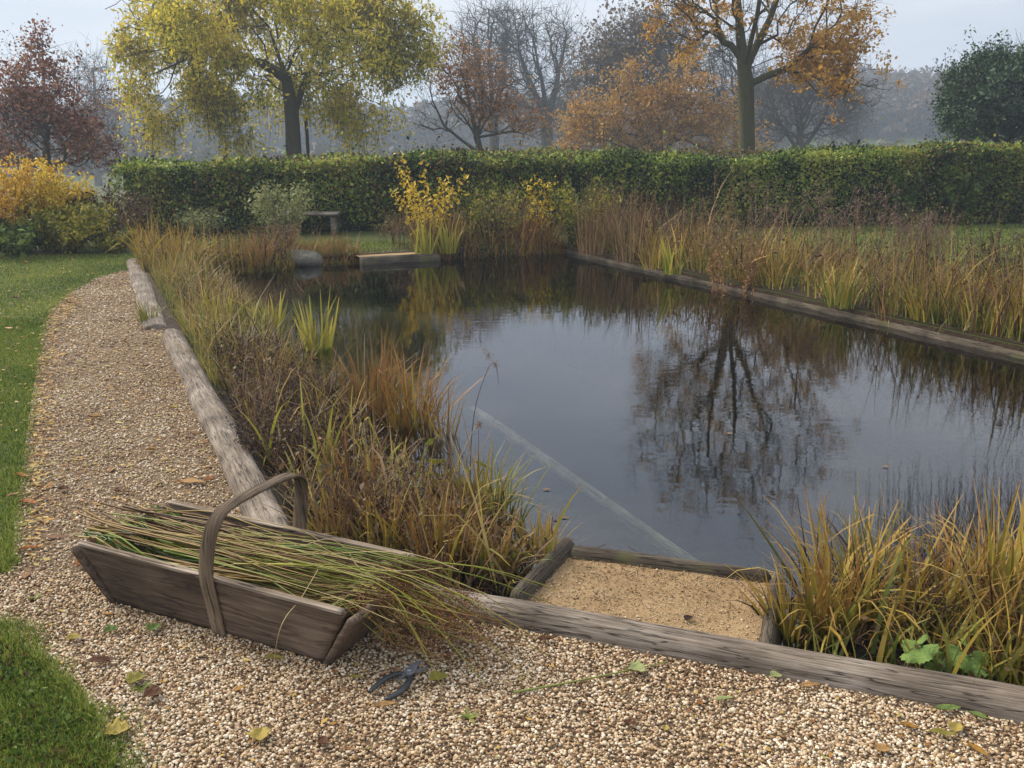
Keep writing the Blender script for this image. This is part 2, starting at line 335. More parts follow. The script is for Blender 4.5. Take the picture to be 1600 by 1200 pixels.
# ---------------------------------------------------------------- timbers
def beam(name, a, b, w_, h_, mat, label, cat='sleeper', seed=0, zt=None, parent=None, group=None, rnd=.36, wob=.008, rough=.003):
    """a weathered squared timber from a to b (top centre line), modelled round its section"""
    a = np.array(a, float); b = np.array(b, float); ln = np.linalg.norm(b-a); nx = max(12, int(ln/.018)); K = 36
    an = np.linspace(0, 2*np.pi, K, endpoint=False)+.01; ca, sa = np.cos(an), np.sin(an); p_ = 5.0-rnd*6
    rr = (np.abs(ca)**p_+np.abs(sa)**p_)**(-1/p_)
    prof = np.stack([ca*rr*w_/2, sa*rr*h_/2], -1)
    xs = np.linspace(0, ln, nx); X, A = np.meshgrid(xs, np.arange(K), indexing='ij')
    y = prof[A][..., 0]; z = prof[A][..., 1]
    q = np.stack([X.ravel()*1.3, np.cos(an)[A].ravel()*1.2, np.sin(an)[A].ravel()*1.2], -1)
    d = vnoise(q, 1.4, seed)*wob+vnoise(q*np.array((1.5, 9, 9)), 2, seed+1)*rough
    gr = vnoise(np.stack([X.ravel()*.9, A.ravel()*.0+np.floor(A.ravel()*.999)*1.7], -1), 1.5, seed+2); d -= np.where(gr > .62, (gr-.62)*.03, 0)
    d = d.reshape(X.shape); m = np.hypot(y, z)+1e-9
    y = y*(1+d/m)+(vnoise(np.stack([xs], -1), 1.5, seed+3)*wob)[:, None]; z = z*(1+d/m)+(vnoise(np.stack([xs], -1), 1.2, seed+4)*wob*.7)[:, None]
    endr = np.minimum(np.minimum(xs, ln-xs)/.012, 1)**.5; endr = .88+.12*endr
    V = np.stack([X, y*endr[:, None], z*endr[:, None]-h_/2], -1).reshape(-1, 3)
    i = np.arange(nx-1)[:, None]*K; j = np.arange(K)[None]; j2 = (j+1) % K
    f = np.stack([i+j, i+j2, i+K+j2, i+K+j], -1).reshape(-1, 4)
    V = np.vstack([V, (0, 0, -h_/2), (ln, 0, -h_/2)]); c0, c1 = len(V)-2, len(V)-1; jj = np.arange(K); jn = (jj+1) % K
    t3 = np.concatenate([np.stack([jn, jj, np.full(K, c0)], -1), np.stack([(nx-1)*K+jj, (nx-1)*K+jn, np.full(K, c1)], -1)])
    f = f[:, ::-1]; t3 = t3[:, ::-1]
    me = mesh(name, V, [f, t3], mat, True)
    dx, dy, dz = b-a
    o = obj(name, me, parent, a, (0, -math.atan2(dz, math.hypot(dx, dy)), math.atan2(dy, dx)))
    if label: tag(o, label, cat, group)
    return o
gs = 'oak sleepers edging the pond'
beam('oak_sleeper', P(432, 822, .085)-np.array([*(LD*.28), 0]), P(268, 512, .085), .16, .2, M['sleeper'], 'long silvery cracked oak sleeper edging the gravel path beside the trug', seed=3, group=gs)
beam('oak_sleeper', P(243, 507, .045), P(209, 404, .045), .2, .15, M['sleeper'], 'lower grey oak sleeper at the far end of the gravel path', seed=9, group=gs)
fa = P(640, 928, .066)+np.array((.02, .066, 0)); fb = fa+np.array([*(FD*3.4), 0]); fa = fa-np.array([*(FD*.25), 0])
beam('oak_sleeper', fa, fb, .13, .17, M['sleeper'], 'weathered oak sleeper with a long crack along the front of the gravel', seed=15, group=gs)
beam('edge_timber', [*(FR+RD*-.1+D2*.0), -.042], [*(RT+RD*2.5+D2*.0), -.042], .055, .2, M['sleeper_low'], 'low timber along the right bank just above the water', 'timber edging', seed=21)
# jetty -------------------------------------------------------------
jt = thing('landing_step', 'sandy gravel landing step framed in old timber at the water', 'landing step', P(1000, 930, -.04))
jl = jt.location
def loc(p): return np.array(p)-np.array(jl)
beam('side_timber', loc(P(893, 836, .005)), loc(P(806, 926, .0)), .075, .34, M['sleeper_low'], None, seed=31, parent=jt)
beam('side_timber', loc(P(1214, 897, -.02)), loc(P(1196, 1006, -.02)), .075, .34, M['sleeper_low'], None, seed=33, parent=jt)
beam('front_timber', loc(P(890, 855, -.015)), loc(P(1206, 893, -.015)), .085, .36, M['sleeper_low'], None, seed=35, parent=jt)
JP = [P(893, 855, -.045)[:2], P(1210, 895, -.045)[:2], P(1196, 1000, -.045)[:2]-np.array((0, .1)), P(800, 935, -.045)[:2]-np.array((0, .06))]
a = Acc(); gx = np.linspace(0, 1, 60); U, W_ = np.meshgrid(gx, gx, indexing='ij')
J = np.array(JP); V = (J[3]*(1-U[..., None])*(1-W_[..., None])+J[2]*U[..., None]*(1-W_[..., None])+J[0]*(1-U[..., None])*W_[..., None]+J[1]*U[..., None]*W_[..., None])
z = -.045+vnoise(V.reshape(-1, 2), 5, 2).reshape(U.shape)*.006
V = np.concatenate([V, z[..., None]], -1).reshape(-1, 3)-np.array(jl)
i = np.arange(59)[:, None]*60+np.arange(59)[None]; f = np.stack([i, i+60, i+61, i+1], -1).reshape(-1, 4)
M['sand'] = surfmat('hoggin', [(124, 100, 70), (170, 142, 104), (196, 172, 134)], 9, .76, detail=12, bump=1, bscale=240, bdist=.006)
a.add(V, f); obj('sand_fill', a.mesh('sand_fill', M['sand'], True), jt)
rj = np.random.default_rng(8)
pj = scatter(JP, 9000, rj)
v, f = pebbles(pj, -.047, np.exp(rj.normal(0, .4, 9000))*.0048, rj, False)
M['grit'] = leafmat('grit', [(112, 86, 58), (160, 130, 90), (192, 166, 124), (214, 196, 162)], .74, tr=0, rough=.8)
a = Acc(); a.add(v-np.array(jl), f); o = obj('grit', a.mesh('grit', M['grit']), jt); o['kind'] = 'stuff'
# pond bed, walls, water -------------------------------------------------------------
SD = unit(SUBD)
def bed_z(p):
    dl = -seg_dist(p, L_in, LD); ds = -seg_dist(p, SUB0, SD); z = np.full(len(p), -1.7); sh = ds < 0
    fr = np.clip(dl/np.maximum(dl-ds, .3), 0, 1)
    z[sh] = (-.04-.2*np.clip(fr*1.15, 0, 1)**1.3+.008*vnoise(p, 3, 4))[sh]
    df = seg_dist(p, F_bk, FD); al = (p-F_bk)@FD; nr = (al > 1.0) & ~sh
    z[nr] = np.where(df < .75, -.03-.09*df, np.where(df < 1.0, -.1-.4*(df-.75), -1.7))[nr]
    return z
def bed():
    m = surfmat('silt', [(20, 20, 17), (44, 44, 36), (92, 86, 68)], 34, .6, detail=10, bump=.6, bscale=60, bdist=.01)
    md = surfmat('deep_floor_dark', [(5, 8, 10), (9, 13, 16)], 2, .6, bump=.2)  # near-black blue: the light lost in deep water is put into the floor colour
    xs = np.arange(-8, 10, .07); ys = np.arange(1.2, 16, .07); X, Y = np.meshgrid(xs, ys, indexing='ij')
    p = np.stack([X.ravel(), Y.ravel()], -1)
    z = bed_z(p)
    V = np.stack([p[:, 0], p[:, 1], z], -1)
    ny = len(ys); i = np.arange(len(xs)-1)[:, None]*ny+np.arange(ny-1)[None]
    f = np.stack([i, i+ny, i+ny+1, i+1], -1).reshape(-1, 4)
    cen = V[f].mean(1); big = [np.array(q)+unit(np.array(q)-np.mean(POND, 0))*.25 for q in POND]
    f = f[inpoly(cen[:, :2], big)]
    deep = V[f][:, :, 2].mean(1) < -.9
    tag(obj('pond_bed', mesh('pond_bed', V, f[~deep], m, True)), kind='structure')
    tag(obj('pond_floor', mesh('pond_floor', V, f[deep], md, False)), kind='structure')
    # liner wall all round below the ground edge
    a = Acc()
    for k in range(4):
        q0, q1 = POND[k], POND[(k+1) % 4]
        a.add([(*q0, 0), (*q1, 0), (*q1, -1.75), (*q0, -1.75)], [(0, 1, 2, 3)])
    tag(obj('pond_wall', a.mesh('pond_wall', M['soil'])), kind='structure')
bed()
beam('sunken_beam', [*(SUB0-SD*.3), -.12], [*(SUB0+SD*2.35), -.125], .055, .05, M['sunken'], 'straight pale beam lying just under the water towards the landing step', 'beam', seed=41)
def water():
    m, nt, N, L, b = newmat('pond_water'); nt.nodes.remove(b)
    o = nt.nodes['Material Output']; fr = N('ShaderNodeFresnel'); fr.inputs['IOR'].default_value = 1.46
    gl = N('ShaderNodeBsdfGlossy'); gl.inputs['Roughness'].default_value = .015; gl.inputs['Color'].default_value = (.97, .98, 1, 1)
    tr = N('ShaderNodeBsdfTransparent'); tr.inputs['Color'].default_value = (.84, .88, .85, 1)
    ms = N('ShaderNodeMixShader'); L(fr.outputs[0], ms.inputs[0]); L(tr.outputs[0], ms.inputs[1]); L(gl.outputs[0], ms.inputs[2])
    tc = N('ShaderNodeTexCoord'); mp = N('ShaderNodeMapping'); mp.inputs['Rotation'].default_value = (0, 0, R(12)); mp.inputs['Scale'].default_value = (1, 2.2, 1)
    L(tc.outputs['Object'], mp.inputs[0]); n1 = N('ShaderNodeTexNoise'); n1.inputs['Scale'].default_value = 5.5; n1.inputs['Detail'].default_value = 3; L(mp.outputs[0], n1.inputs['Vector'])
    n2 = N('ShaderNodeTexNoise'); n2.inputs['Scale'].default_value = .45; n2.inputs['Detail'].default_value = 1; L(tc.outputs['Object'], n2.inputs['Vector'])
    mr = N('ShaderNodeMapRange'); mr.inputs[1].default_value = .35; mr.inputs[2].default_value = .65; mr.inputs[3].default_value = .25; mr.inputs[4].default_value = 1; L(n2.outputs['Fac'], mr.inputs[0])
    mu = N('ShaderNodeMath'); mu.operation = 'MULTIPLY'; L(n1.outputs['Fac'], mu.inputs[0]); L(mr.outputs[0], mu.inputs[1])
    bp = N('ShaderNodeBump'); bp.inputs['Strength'].default_value = .5; bp.inputs['Distance'].default_value = .0022; L(mu.outputs[0], bp.inputs['Height'])
    L(bp.outputs[0], fr.inputs['Normal']); L(bp.outputs[0], gl.inputs['Normal']); L(ms.outputs[0], o.inputs['Surface'])
    poly_sheet('water', POND, ZW, m)
water()

# ---------------------------------------------------------------- trug
TA = R(-25.5)
TB = np.array((-.856, 2.745))
trug = thing('trug_basket', 'old wooden trug with a bent hoop handle, full of cut rushes, on the gravel', 'trug', (TB[0], TB[1], .012), TA)
def plank(c4, th, inward, name, mat, seed, parent):
    """board through four corners (bl, br, tr, tl) with thickness th along inward; worn edges"""
    c4 = np.array(c4, float); nu, nv = 40, 12; U, Wv = np.meshgrid(np.linspace(0, 1, nu), np.linspace(0, 1, nv), indexing='ij')
    S = (c4[0]*((1-U)*(1-Wv))[..., None]+c4[1]*(U*(1-Wv))[..., None]+c4[2]*(U*Wv)[..., None]+c4[3]*((1-U)*Wv)[..., None])
    flat = S.reshape(-1, 3); e = np.minimum(np.minimum(U, 1-U)*30, np.minimum(Wv, 1-Wv)*10).ravel(); e = np.clip(e, 0, 1)
    ins = np.array(inward)/np.linalg.norm(inward)
    wob = vnoise(flat, 9, seed)*.0025
    edge_wear = (1-e)*.003
    A = flat+ins*(wob+edge_wear)[:, None]; B = flat+ins*(th-edge_wear+wob)[:, None]
    topw = (Wv > .99).ravel(); A[topw, 2] += vnoise(flat[topw], 14, seed+1)*.002; B[topw, 2] += vnoise(flat[topw], 14, seed+1)*.002
    n = nu*nv; i = np.arange(nu-1)[:, None]*nv+np.arange(nv-1)[None]; f = np.stack([i, i+nv, i+nv+1, i+1], -1).reshape(-1, 4)
    F2 = [f, f[:, ::-1]+n]; ring = [k*nv for k in range(nu)]+[(nu-1)*nv+k for k in range(1, nv)]+[k*nv+nv-1 for k in range(nu-2, -1, -1)]+[k for k in range(nv-2, 0, -1)]
    ring = np.array(ring); nx_ = np.roll(ring, -1); F2.append(np.stack([nx_, ring, ring+n, nx_+n], -1))
    V = np.vstack([A, B]); me = mesh(name, V, [np.concatenate(F2)], mat, True)
    bm_fix(me); o = obj(name, me, parent); return o
import bmesh
def bm_fix(me):
    bm = bmesh.new(); bm.from_mesh(me); bmesh.ops.recalc_face_normals(bm, faces=bm.faces); bm.to_mesh(me); bm.free()
bl_, bw, tl_, tw, th_ = .415, .17, .54, .203, .205
fb_ = plank([(-bl_, -bw, 0), (bl_, -bw, 0), (tl_-.012, -tw, th_-.004), (-tl_+.012, -tw, th_+.006)], .02, (0, 1, 0), 'side_board', M['trug'], 51, trug)
bb_ = plank([(-bl_, bw, 0), (bl_, bw, 0), (tl_-.012, tw, th_), (-tl_+.012, tw, th_)], .02, (0, -1, 0), 'side_board', M['trug'], 53, trug)
plank([(bl_, -bw-.004, 0), (bl_, bw+.004, 0), (tl_, tw+.006, th_-.012), (tl_, -tw-.006, th_-.012)], .024, (1, 0, -.6), 'end_board', M['trug'], 55, trug)
plank([(-bl_, -bw-.004, 0), (-bl_, bw+.004, 0), (-tl_, tw+.006, th_-.012), (-tl_, -tw-.006, th_-.012)], .024, (-1, 0, -.6), 'end_board', M['trug'], 57, trug)
a = Acc(); box(a, (0, 0, .008), (bl_*2-.006, bw*2-.05, .014)); obj('bottom_board', a.mesh('bottom_board', M['trug']), trug)
# pale worn rims capping the side boards, sub-parts of the boards
for s, par, sd in ((-1, fb_, 3), (1, bb_, 4)):
    beam('rim', (-tl_+.02, s*(tw-.0095), th_+.007), (tl_-.025, s*(tw-.0095), th_+.001), .025, .012, M['trugrim'], None, seed=60+sd, parent=par, rnd=.1, wob=.001, rough=.0008)
hp = np.array([(.03, -bw-.006, -.004), (.03, -.192, .10), (.032, -tw-.007, th_), (.043, -.206, .30), (.053, -.185, .37), (.062, -.14, .41), (.075, -.05, .425), (.085, .06, .43), (.09, .13, .428), (.09, .168, .412), (.086, .188, .38), (.07, .202, .30), (.05, tw+.007, th_), (.045, .19, .1)])
def spline(p, n):
    p = np.asarray(p, float); t = np.linspace(0, len(p)-1, n); i = np.clip(t.astype(int), 0, len(p)-2); u = (t-i)[:, None]
    g = np.gradient(p, axis=0); a, b, ga, gb = p[i], p[i+1], g[i], g[i+1]
    return (2*u**3-3*u**2+1)*a+(u**3-2*u**2+u)*ga+(-2*u**3+3*u**2)*b+(u**3-u**2)*gb
hs = spline(hp, 90); tgt = unit(np.gradient(hs, axis=0)); wx = unit(np.array((1., 0, 0))-tgt*tgt[:, :1]); nn = np.cross(tgt, wx)
hwid = .0255+.002*np.sin(np.linspace(0, 9, 90)); prof = [(-1, -.3), (-.9, -1), (.9, -1), (1, -.3), (1, .3), (.85, 1), (-.85, 1), (-1, .3)]
V = np.stack([hs+wx*hwid[:, None]*p0+nn*.0048*p1 for p0, p1 in prof], 1).reshape(-1, 3)
i = np.arange(89)[:, None]*8; j = np.arange(8)[None]; j2 = (j+1) % 8
f = np.stack([i+j, i+j2, i+8+j2, i+8+j], -1).reshape(-1, 4)
# straighten into a local frame so that the grain runs along the strip: keep plain coordinates, grain along Y/Z is fine
hm = woodmat('bent_ash_hoop', (176, 160, 138), (134, 116, 96), (104, 88, 70), .88, grain=6, along=110)
hme = mesh('handle', V, [f, np.array([(7, 6, 5, 4), (7, 4, 3, 0), (3, 2, 1, 0)])], hm, True); bm_fix(hme); obj('handle', hme, trug)
# nail heads and dovetail marks
a = Acc()
M['nail'] = surfmat('rusty_nail', [(50, 40, 34), (80, 66, 56)], 40, .7)
for (x, z) in ((.03, .05), (.03, .15)):
    yy = -(bw+(tw-bw)*z/th_)-.0125
    a = Acc(); v, f = pebbles(np.array([(x, yy)]), z, .007, rng, True); a.add(v, f); obj('nail_head', a.mesh('nail_head', M['nail']), trug)
# cut rushes lying in the trug -------------------------------------------------------------
rr_ = np.random.default_rng(77)
def rush_paths(n, x0m, x0s, x1m, x1s, ys, zlo, zhi, k=9, droop=.04, r=rr_, skew=0.):
    x0 = r.uniform(x0m-x0s*1.6, x0m+x0s*2.2, n); x1 = r.normal(x1m, x1s, n); y0 = r.uniform(-ys, ys, n); y1 = np.clip(y0*.55+r.normal(0, .065, n)+skew+.02, -ys*1.05, ys*1.15)
    t = np.linspace(0, 1, k)[None]; zb = r.uniform(zlo, zhi, n)[:, None]*(1-.35*(np.abs(y0)/ys)[:, None]**2)
    X = x0[:, None]+(x1-x0)[:, None]*t
    Y = y0[:, None]+(y1-y0)[:, None]*t+r.normal(0, .032, n)[:, None]*np.sin(t*3.14)+r.normal(0, .014, n)[:, None]*np.sin(t*6.3)
    Z = zb+r.normal(0, .012, n)[:, None]*(t-.5)*2+.012*np.sin(t*3.1)+r.normal(0, .012, n)[:, None]*np.sin(t*5+1)
    over = np.maximum(np.abs(X)-.5, 0); rim = (np.abs(X) > .44) & (np.abs(X) < .6); Z = np.where(rim, np.maximum(Z, .20+.003), Z)
    Z = Z-droop*(over/.25)**2*r.uniform(.3, 1.6, n)[:, None]; Z = np.maximum(Z, .006)
    return np.stack([X, Y, Z], -1)
bd = thing('rush_bundle', 'sheaf of cut green and tan rushes heaped in the wooden trug', 'rushes', (TB[0], TB[1], .012), TA)
M['rush_green'] = leafmat('green_rush', [(48, 74, 20), (88, 122, 30), (132, 146, 44), (172, 162, 60)], .86, tip=(140, 120, 60), tipamt=.5, tr=.1, rough=.4)
M['rush_tan'] = leafmat('tan_rush', [(84, 58, 34), (136, 104, 60), (172, 142, 84), (150, 130, 50)], .78, tr=.1, rough=.5)
pg = rush_paths(130, -.46, .12, .58, .14, .155, .06, .215, droop=.02)
pt = rush_paths(130, -.38, .14, .66, .13, .16, .06, .222, droop=.014, skew=.04)
a = Acc(); a.add(*tubes(pg, np.linspace(1.25, .45, 9)[None]*rr_.uniform(.0013, .0038, (130, 1)), 5)); obj('green_rush_stems', a.mesh('green_rush_stems', M['rush_green'], True), bd)
a = Acc(); a.add(*tubes(pt, np.linspace(1.25, .4, 9)[None]*rr_.uniform(.0011, .0033, (130, 1)), 4))
pf = rush_paths(26, -.60, .07, .3, .2, .15, .19, .24, droop=-.05); a.add(*tubes(pf, np.linspace(1.2, .5, 9)[None]*rr_.uniform(.002, .0038, (26, 1)), 5)); obj('tan_rush_stems', a.mesh('tan_rush_stems', M['rush_tan'], True), bd)
# a few long stems spilling out over the right end on to the gravel
a = Acc(); sp = []
for (x1, y1, z1) in ((.92, -.10, .02), (1.0, .0, .012), (1.02, .1, .03), (.9, .16, .1), (.98, .05, .12), (1.0, .2, .14), (.98, .26, .16), (.92, .24, .17), (.8, -.14, .006)):
    s0 = np.array((rr_.uniform(-.1, .1), rr_.uniform(-.1, .1), .2)); s1 = np.array((.58, y1*.5, .232)); s2 = np.array((x1, y1, z1)); sp.append(spline([s0, (s0+s1)/2+(0, 0, .015), s1, (s1+s2)/2+(0, 0, .02), s2], 12))
a.add(*tubes(np.array(sp), np.linspace(.0026, .0012, 12)[None]*np.ones((len(sp), 1)), 5)); obj('spilling_stems', a.mesh('spilling_stems', M['rush_green'], True), bd)
# rusty seed heads at the right end
hd = np.concatenate([pg[:, -1], pt[:, -1], pt[:, -2]]); hd = hd[hd[:, 0] > .5]
n = len(hd)*34; c = np.repeat(hd, 34, 0)+rr_.normal(0, (.022, .013, .009), (n, 3)); c[:, 2] = np.maximum(c[:, 2], .005)
M['seed'] = leafmat('rush_seed', [(66, 38, 24), (112, 68, 38), (146, 100, 58)], .78, tr=.1)
a = Acc(); a.add(*leafquads(c, rr_.uniform(.006, .016, n), .22, r=rr_)); o = obj('seed_heads', a.mesh('seed_heads', M['seed']), bd); o['kind'] = 'stuff'
# loose pale bents
gb = rush_paths(26, -.2, .3, .45, .25, .17, .22, .265); a = Acc(); a.add(*tubes(gb, np.full((26, 9), .0012), 3)); obj('pale_stems', a.mesh('pale_stems', leafmat('straw', [(170, 150, 96), (200, 184, 130)], .75, tr=.1), True), bd)
def stem(name, pts, rad, mat, label, cat, n=24):
    pts = np.array(pts, float); o_ = pts[0].copy(); s = spline(pts-o_, n)
    a = Acc(); a.add(*tubes(s[None], np.linspace(rad, rad*.5, n)[None], 6)); return tag(obj(name, a.mesh(name, mat, True), loc=o_), label, cat)
M['straw1'] = leafmat('straw_single', [(176, 158, 110), (186, 168, 120)], .8, tr=0)
stem('grass_stalk', [P(497, 890, .24), P(470, 935, .2), at(446, 965, 2.32), at(433, 1000, 2.29), P(425, 1062, .01)], .0014, M['straw1'], 'thin dry grass stalk bent over the front rim of the trug', 'grass stalk')
M['reed1'] = leafmat('fresh_reed', [(120, 130, 62), (140, 146, 76)], .75, tr=0, rough=.45)
stem('cut_reed', [P(802, 1082, .018), P(880, 1068, .02), P(960, 1052, .022), P(1042, 1034, .02)], .0032, M['reed1'], 'single green reed stem lying on the gravel right of the secateurs', 'reed stem')
# ---------------------------------------------------------------- secateurs
sa, sb = P(588, 1103), P(676, 1046)
dirv = unit((sb-sa)[:2]); sec = thing('secateurs', 'dark pair of secateurs lying open on the gravel in front of the trug', 'secateurs', (*P(640, 1064)[:2], .026), math.atan2(dirv[1], dirv[0]))
def tube_part(name, pts, rads, mat, par, flat=1., n=26, sides=10):
    s = spline(pts, n); rd = np.interp(np.linspace(0, 1, n), np.linspace(0, 1, len(rads)), rads); v, f, t = tubes(s[None], rd[None], sides)
    c = np.repeat(s, sides, 0); v[:, 2] = c[:, 2]+(v[:, 2]-c[:, 2])*flat
    k = len(v); v = np.vstack([v, s[0], s[-1]]); jj = np.arange(sides); jn = (jj+1) % sides
    me = mesh(name, v, [f, np.concatenate([np.stack([jj, jn, np.full(sides, k)], -1), np.stack([(n-1)*sides+jj, (n-1)*sides+jn, np.full(sides, k+1)], -1)])], mat, True); bm_fix(me)
    return obj(name, me, par)
gm, nt_, N_, L_, b_ = newmat('rubber_grip'); b_.inputs['Base Color'].default_value = (.022, .026, .03, 1); b_.inputs['Roughness'].default_value = .42
sm = surfmat('worn_steel', [(104, 106, 110), (160, 164, 170)], 60, .9, rough=.4, bump=.1); sm.node_tree.nodes['Principled BSDF'].inputs['Metallic'].default_value = .55
tube_part('grip', [(-.012, .014, 0), (-.035, .026, .002), (-.08, .03, .002), (-.135, .022, 0)], [.006, .0085, .0095, .007], gm, sec, .7)
tube_part('grip', [(-.008, -.014, 0), (-.035, -.03, .001), (-.08, -.045, .001), (-.13, -.036, -.002)], [.006, .0095, .0105, .007], gm, sec, .7)
def flat_part(name, outline, z0, z1, mat, par):
    n = len(outline); V = [(x, y, z0) for x, y in outline]+[(x*.985, y*.985, z1) for x, y in outline]
    bm = bmesh.new(); vs = [bm.verts.new(v) for v in V]; bm.faces.new(vs[:n][::-1]); bm.faces.new(vs[n:])
    for k in range(n): bm.faces.new((vs[k], vs[(k+1) % n], vs[n+(k+1) % n], vs[n+k]))
    bmesh.ops.recalc_face_normals(bm, faces=bm.faces); me = bpy.data.meshes.new(name); bm.to_mesh(me); bm.free(); me.materials.append(mat); return obj(name, me, par)
flat_part('cutting_blade', [(-.02, -.012), (-.008, -.017), (.01, -.014), (.03, -.004), (.05, .006), (.066, .008), (.052, .015), (.03, .018), (.01, .016), (-.01, .012)], .004, .008, sm, sec)
flat_part('hook_blade', [(-.02, .01), (-.012, .017), (.004, .016), (.018, .004), (.034, -.012), (.05, -.018), (.06, -.016), (.05, -.023), (.03, -.021), (.012, -.013), (-.004, -.006)], -.003, .0025, sm, sec)
a = Acc(); an = np.linspace(0, 2*np.pi, 20, endpoint=False)
cyl = [[(math.cos(t)*.009*k, math.sin(t)*.009*k, z) for t in an] for k, z in ((1, .0085), (1, .0115), (.7, .013))]
V = np.array(cyl).reshape(-1, 3); V = np.vstack([V, (0, 0, .013)]); q = [(r_*20+i, r_*20+(i+1) % 20, (r_+1)*20+(i+1) % 20, (r_+1)*20+i) for r_ in range(2) for i in range(20)]
a.add(V, q); a.Ft.append(np.array([(40+i, 40+(i+1) % 20, 60) for i in range(20)])); obj('pivot_nut', a.mesh('pivot_nut', sm), sec)
th = np.linspace(0, 7*2*np.pi, 120); spg = np.stack([np.linspace(-.045, -.015, 120), np.sin(th)*.0045, .001+np.cos(th)*.0045], -1); a = Acc(); a.add(*tubes(spg[None], np.full((1, 120), .0008), 4)); obj('spring', a.mesh('spring', sm, True), sec)
# ================================================================ TREES
def skeleton(trunk, targets, r, step=.6, bias=.35, curve=.25, up=.3, dzk=.5):
    """trunk: list of (pos, parent index); every target is joined to the nearest wood by a curved twig"""
    pos = [np.array(p, float) for p, _ in trunk]; par = [q for _, q in trunk]; pl = [0.0]
    for i in range(1, len(pos)): pl.append(pl[par[i]]+np.linalg.norm(pos[i]-pos[par[i]]))
    cap = len(targets)*14+len(pos)+10; A = np.zeros((cap, 3)); Lp = np.zeros(cap); n = len(pos); A[:n] = pos; Lp[:n] = pl; par = par+[0]*(cap-n)
    base = trunk[0][0]; ok0 = 1
    order = np.argsort(np.linalg.norm(targets-np.array(trunk[len(trunk)//3][0]), axis=1))
    for t in targets[order]:
        d = np.linalg.norm(A[:n]-t, axis=1); dz = np.maximum(A[:n, 2]-t[2], 0)
        c = d+bias*Lp[:n]+dzk*dz; c[:ok0] += 50; i = int(np.argmin(c)); p = A[i].copy(); D = d[i]
        m = min(12, max(1, int(math.ceil(D/step)))); q = i
        pd = unit(p-A[par[i]]) if i else np.array((0, 0, 1.)); ctl = p+(pd*.5+np.array((0, 0, up)))*D*.4+r.normal(0, curve*D*.25, 3)
        for k in range(1, m+1):
            u = k/m; x = (1-u)**2*p+2*u*(1-u)*ctl+u*u*t+(r.normal(0, .03*step, 3) if k < m else 0)
            A[n] = x; Lp[n] = Lp[q]+np.linalg.norm(x-A[q]); par[n] = q; q = n; n += 1
    return A[:n], np.array(par[:n])
def wood(A, par, r0, rtip, ex=.5, kmax=14):
    n = len(A); tips = np.zeros(n); ch = [[] for _ in range(n)]
    for i in range(1, n): ch[par[i]].append(i)
    for i in range(n-1, -1, -1):
        if not ch[i]: tips[i] = 1
        if i: tips[par[i]] += tips[i]
    rad = rtip*tips**ex; rad = rtip+(rad-rtip)*(r0-rtip)/max(rad[0]-rtip, 1e-6)
    chains = []; st = [(0, None)]
    while st:
        i, p0 = st.pop(); c = [p0] if p0 is not None else []; c.append(i)
        while ch[i]:
            k = max(ch[i], key=lambda q: tips[q])
            for q in ch[i]:
                if q != k: st.append((q, i))
            i = k; c.append(i)
        if len(c) > 1: chains.append(c)
    return rad, chains, tips
def chain_mesh(acc, A, rad, chains):
    groups = {}
    for ci, c in enumerate(chains):
        k = 24 if ci == 0 or len(c) > 14 else (8 if len(c) > 4 else 4); P_ = A[c]; R_ = rad[c].copy()
        if ci: R_[0] = min(R_[0], R_[1]*1.15)
        t = np.linspace(0, len(c)-1, k); i = np.clip(t.astype(int), 0, len(c)-2); u = (t-i)
        g = np.gradient(P_, axis=0); a_, b_ = P_[i], P_[i+1]; ga, gb = g[i], g[i+1]; w_ = u[:, None]
        Q = (2*w_**3-3*w_**2+1)*a_+(w_**3-2*w_**2+w_)*ga*.8+(-2*w_**3+3*w_**2)*b_+(w_**3-w_**2)*gb*.8
        q = R_[i]*(1-u)+R_[i+1]*u; groups.setdefault(k, []).append((Q, q))
    for k, L_ in groups.items():
        acc.add(*tubes(np.array([x[0] for x in L_]), np.array([x[1] for x in L_]), {24: 9, 8: 5, 4: 3}[k]))
def ell_targets(ells, n, r, shell=.35):
    """points spread through a union of ellipsoids (cx,cy,cz,rx,ry,rz), denser towards the outside"""
    vol = np.array([e[3]*e[4]*e[5] for e in ells])**.8; vol /= vol.sum(); out = []
    for e, v in zip(ells, vol):
        m = max(3, int(n*v)); d = unit(r.normal(size=(m, 3))); rr = r.uniform(shell**3, 1, m)**(1/3)
        rr = rr*(1+.14*vnoise(d*2.2, 1.2, int(abs(e[0]*97+e[2]*31))%999)); out.append(np.array(e[:3])+d*rr[:, None]*np.array(e[3:]))
    return np.concatenate(out)
def pe(px, py, rx, ry, Y, dep=None, dY=0):
    """ellipsoid whose outline covers those photo pixels at distance Y"""
    c = at(px, py, Y+dY); k = (Y+dY)/F*1.0; return (c[0], c[1], c[2], rx*k, (dep or rx*.8)*k, ry*k)
def trunk_from(pts, Y, forks=(), step=.5, sub=6):
    """pts: photo pixels up the trunk; forks: (index along, list of px points)"""
    out = [(at(*pts[0][:2], Y), 0)]; last = 0; keys = [0]
    def run(last, seq):
        ks = []
        for p in seq:
            q = at(p[0], p[1], Y+(p[2] if len(p) > 2 else 0)); a0 = out[last][0]; m = max(1, int(np.linalg.norm(q-a0)/step))
            for k in range(1, m+1):
                j = a0+(q-a0)*k/m+ (rng.normal(0, .025*step, 3) if k < m else 0); out.append((j, last)); last = len(out)-1
            ks.append(last)
        return ks
    keys += run(0, pts[1:])
    for i, seq in forks: run(keys[i], seq)
    return out
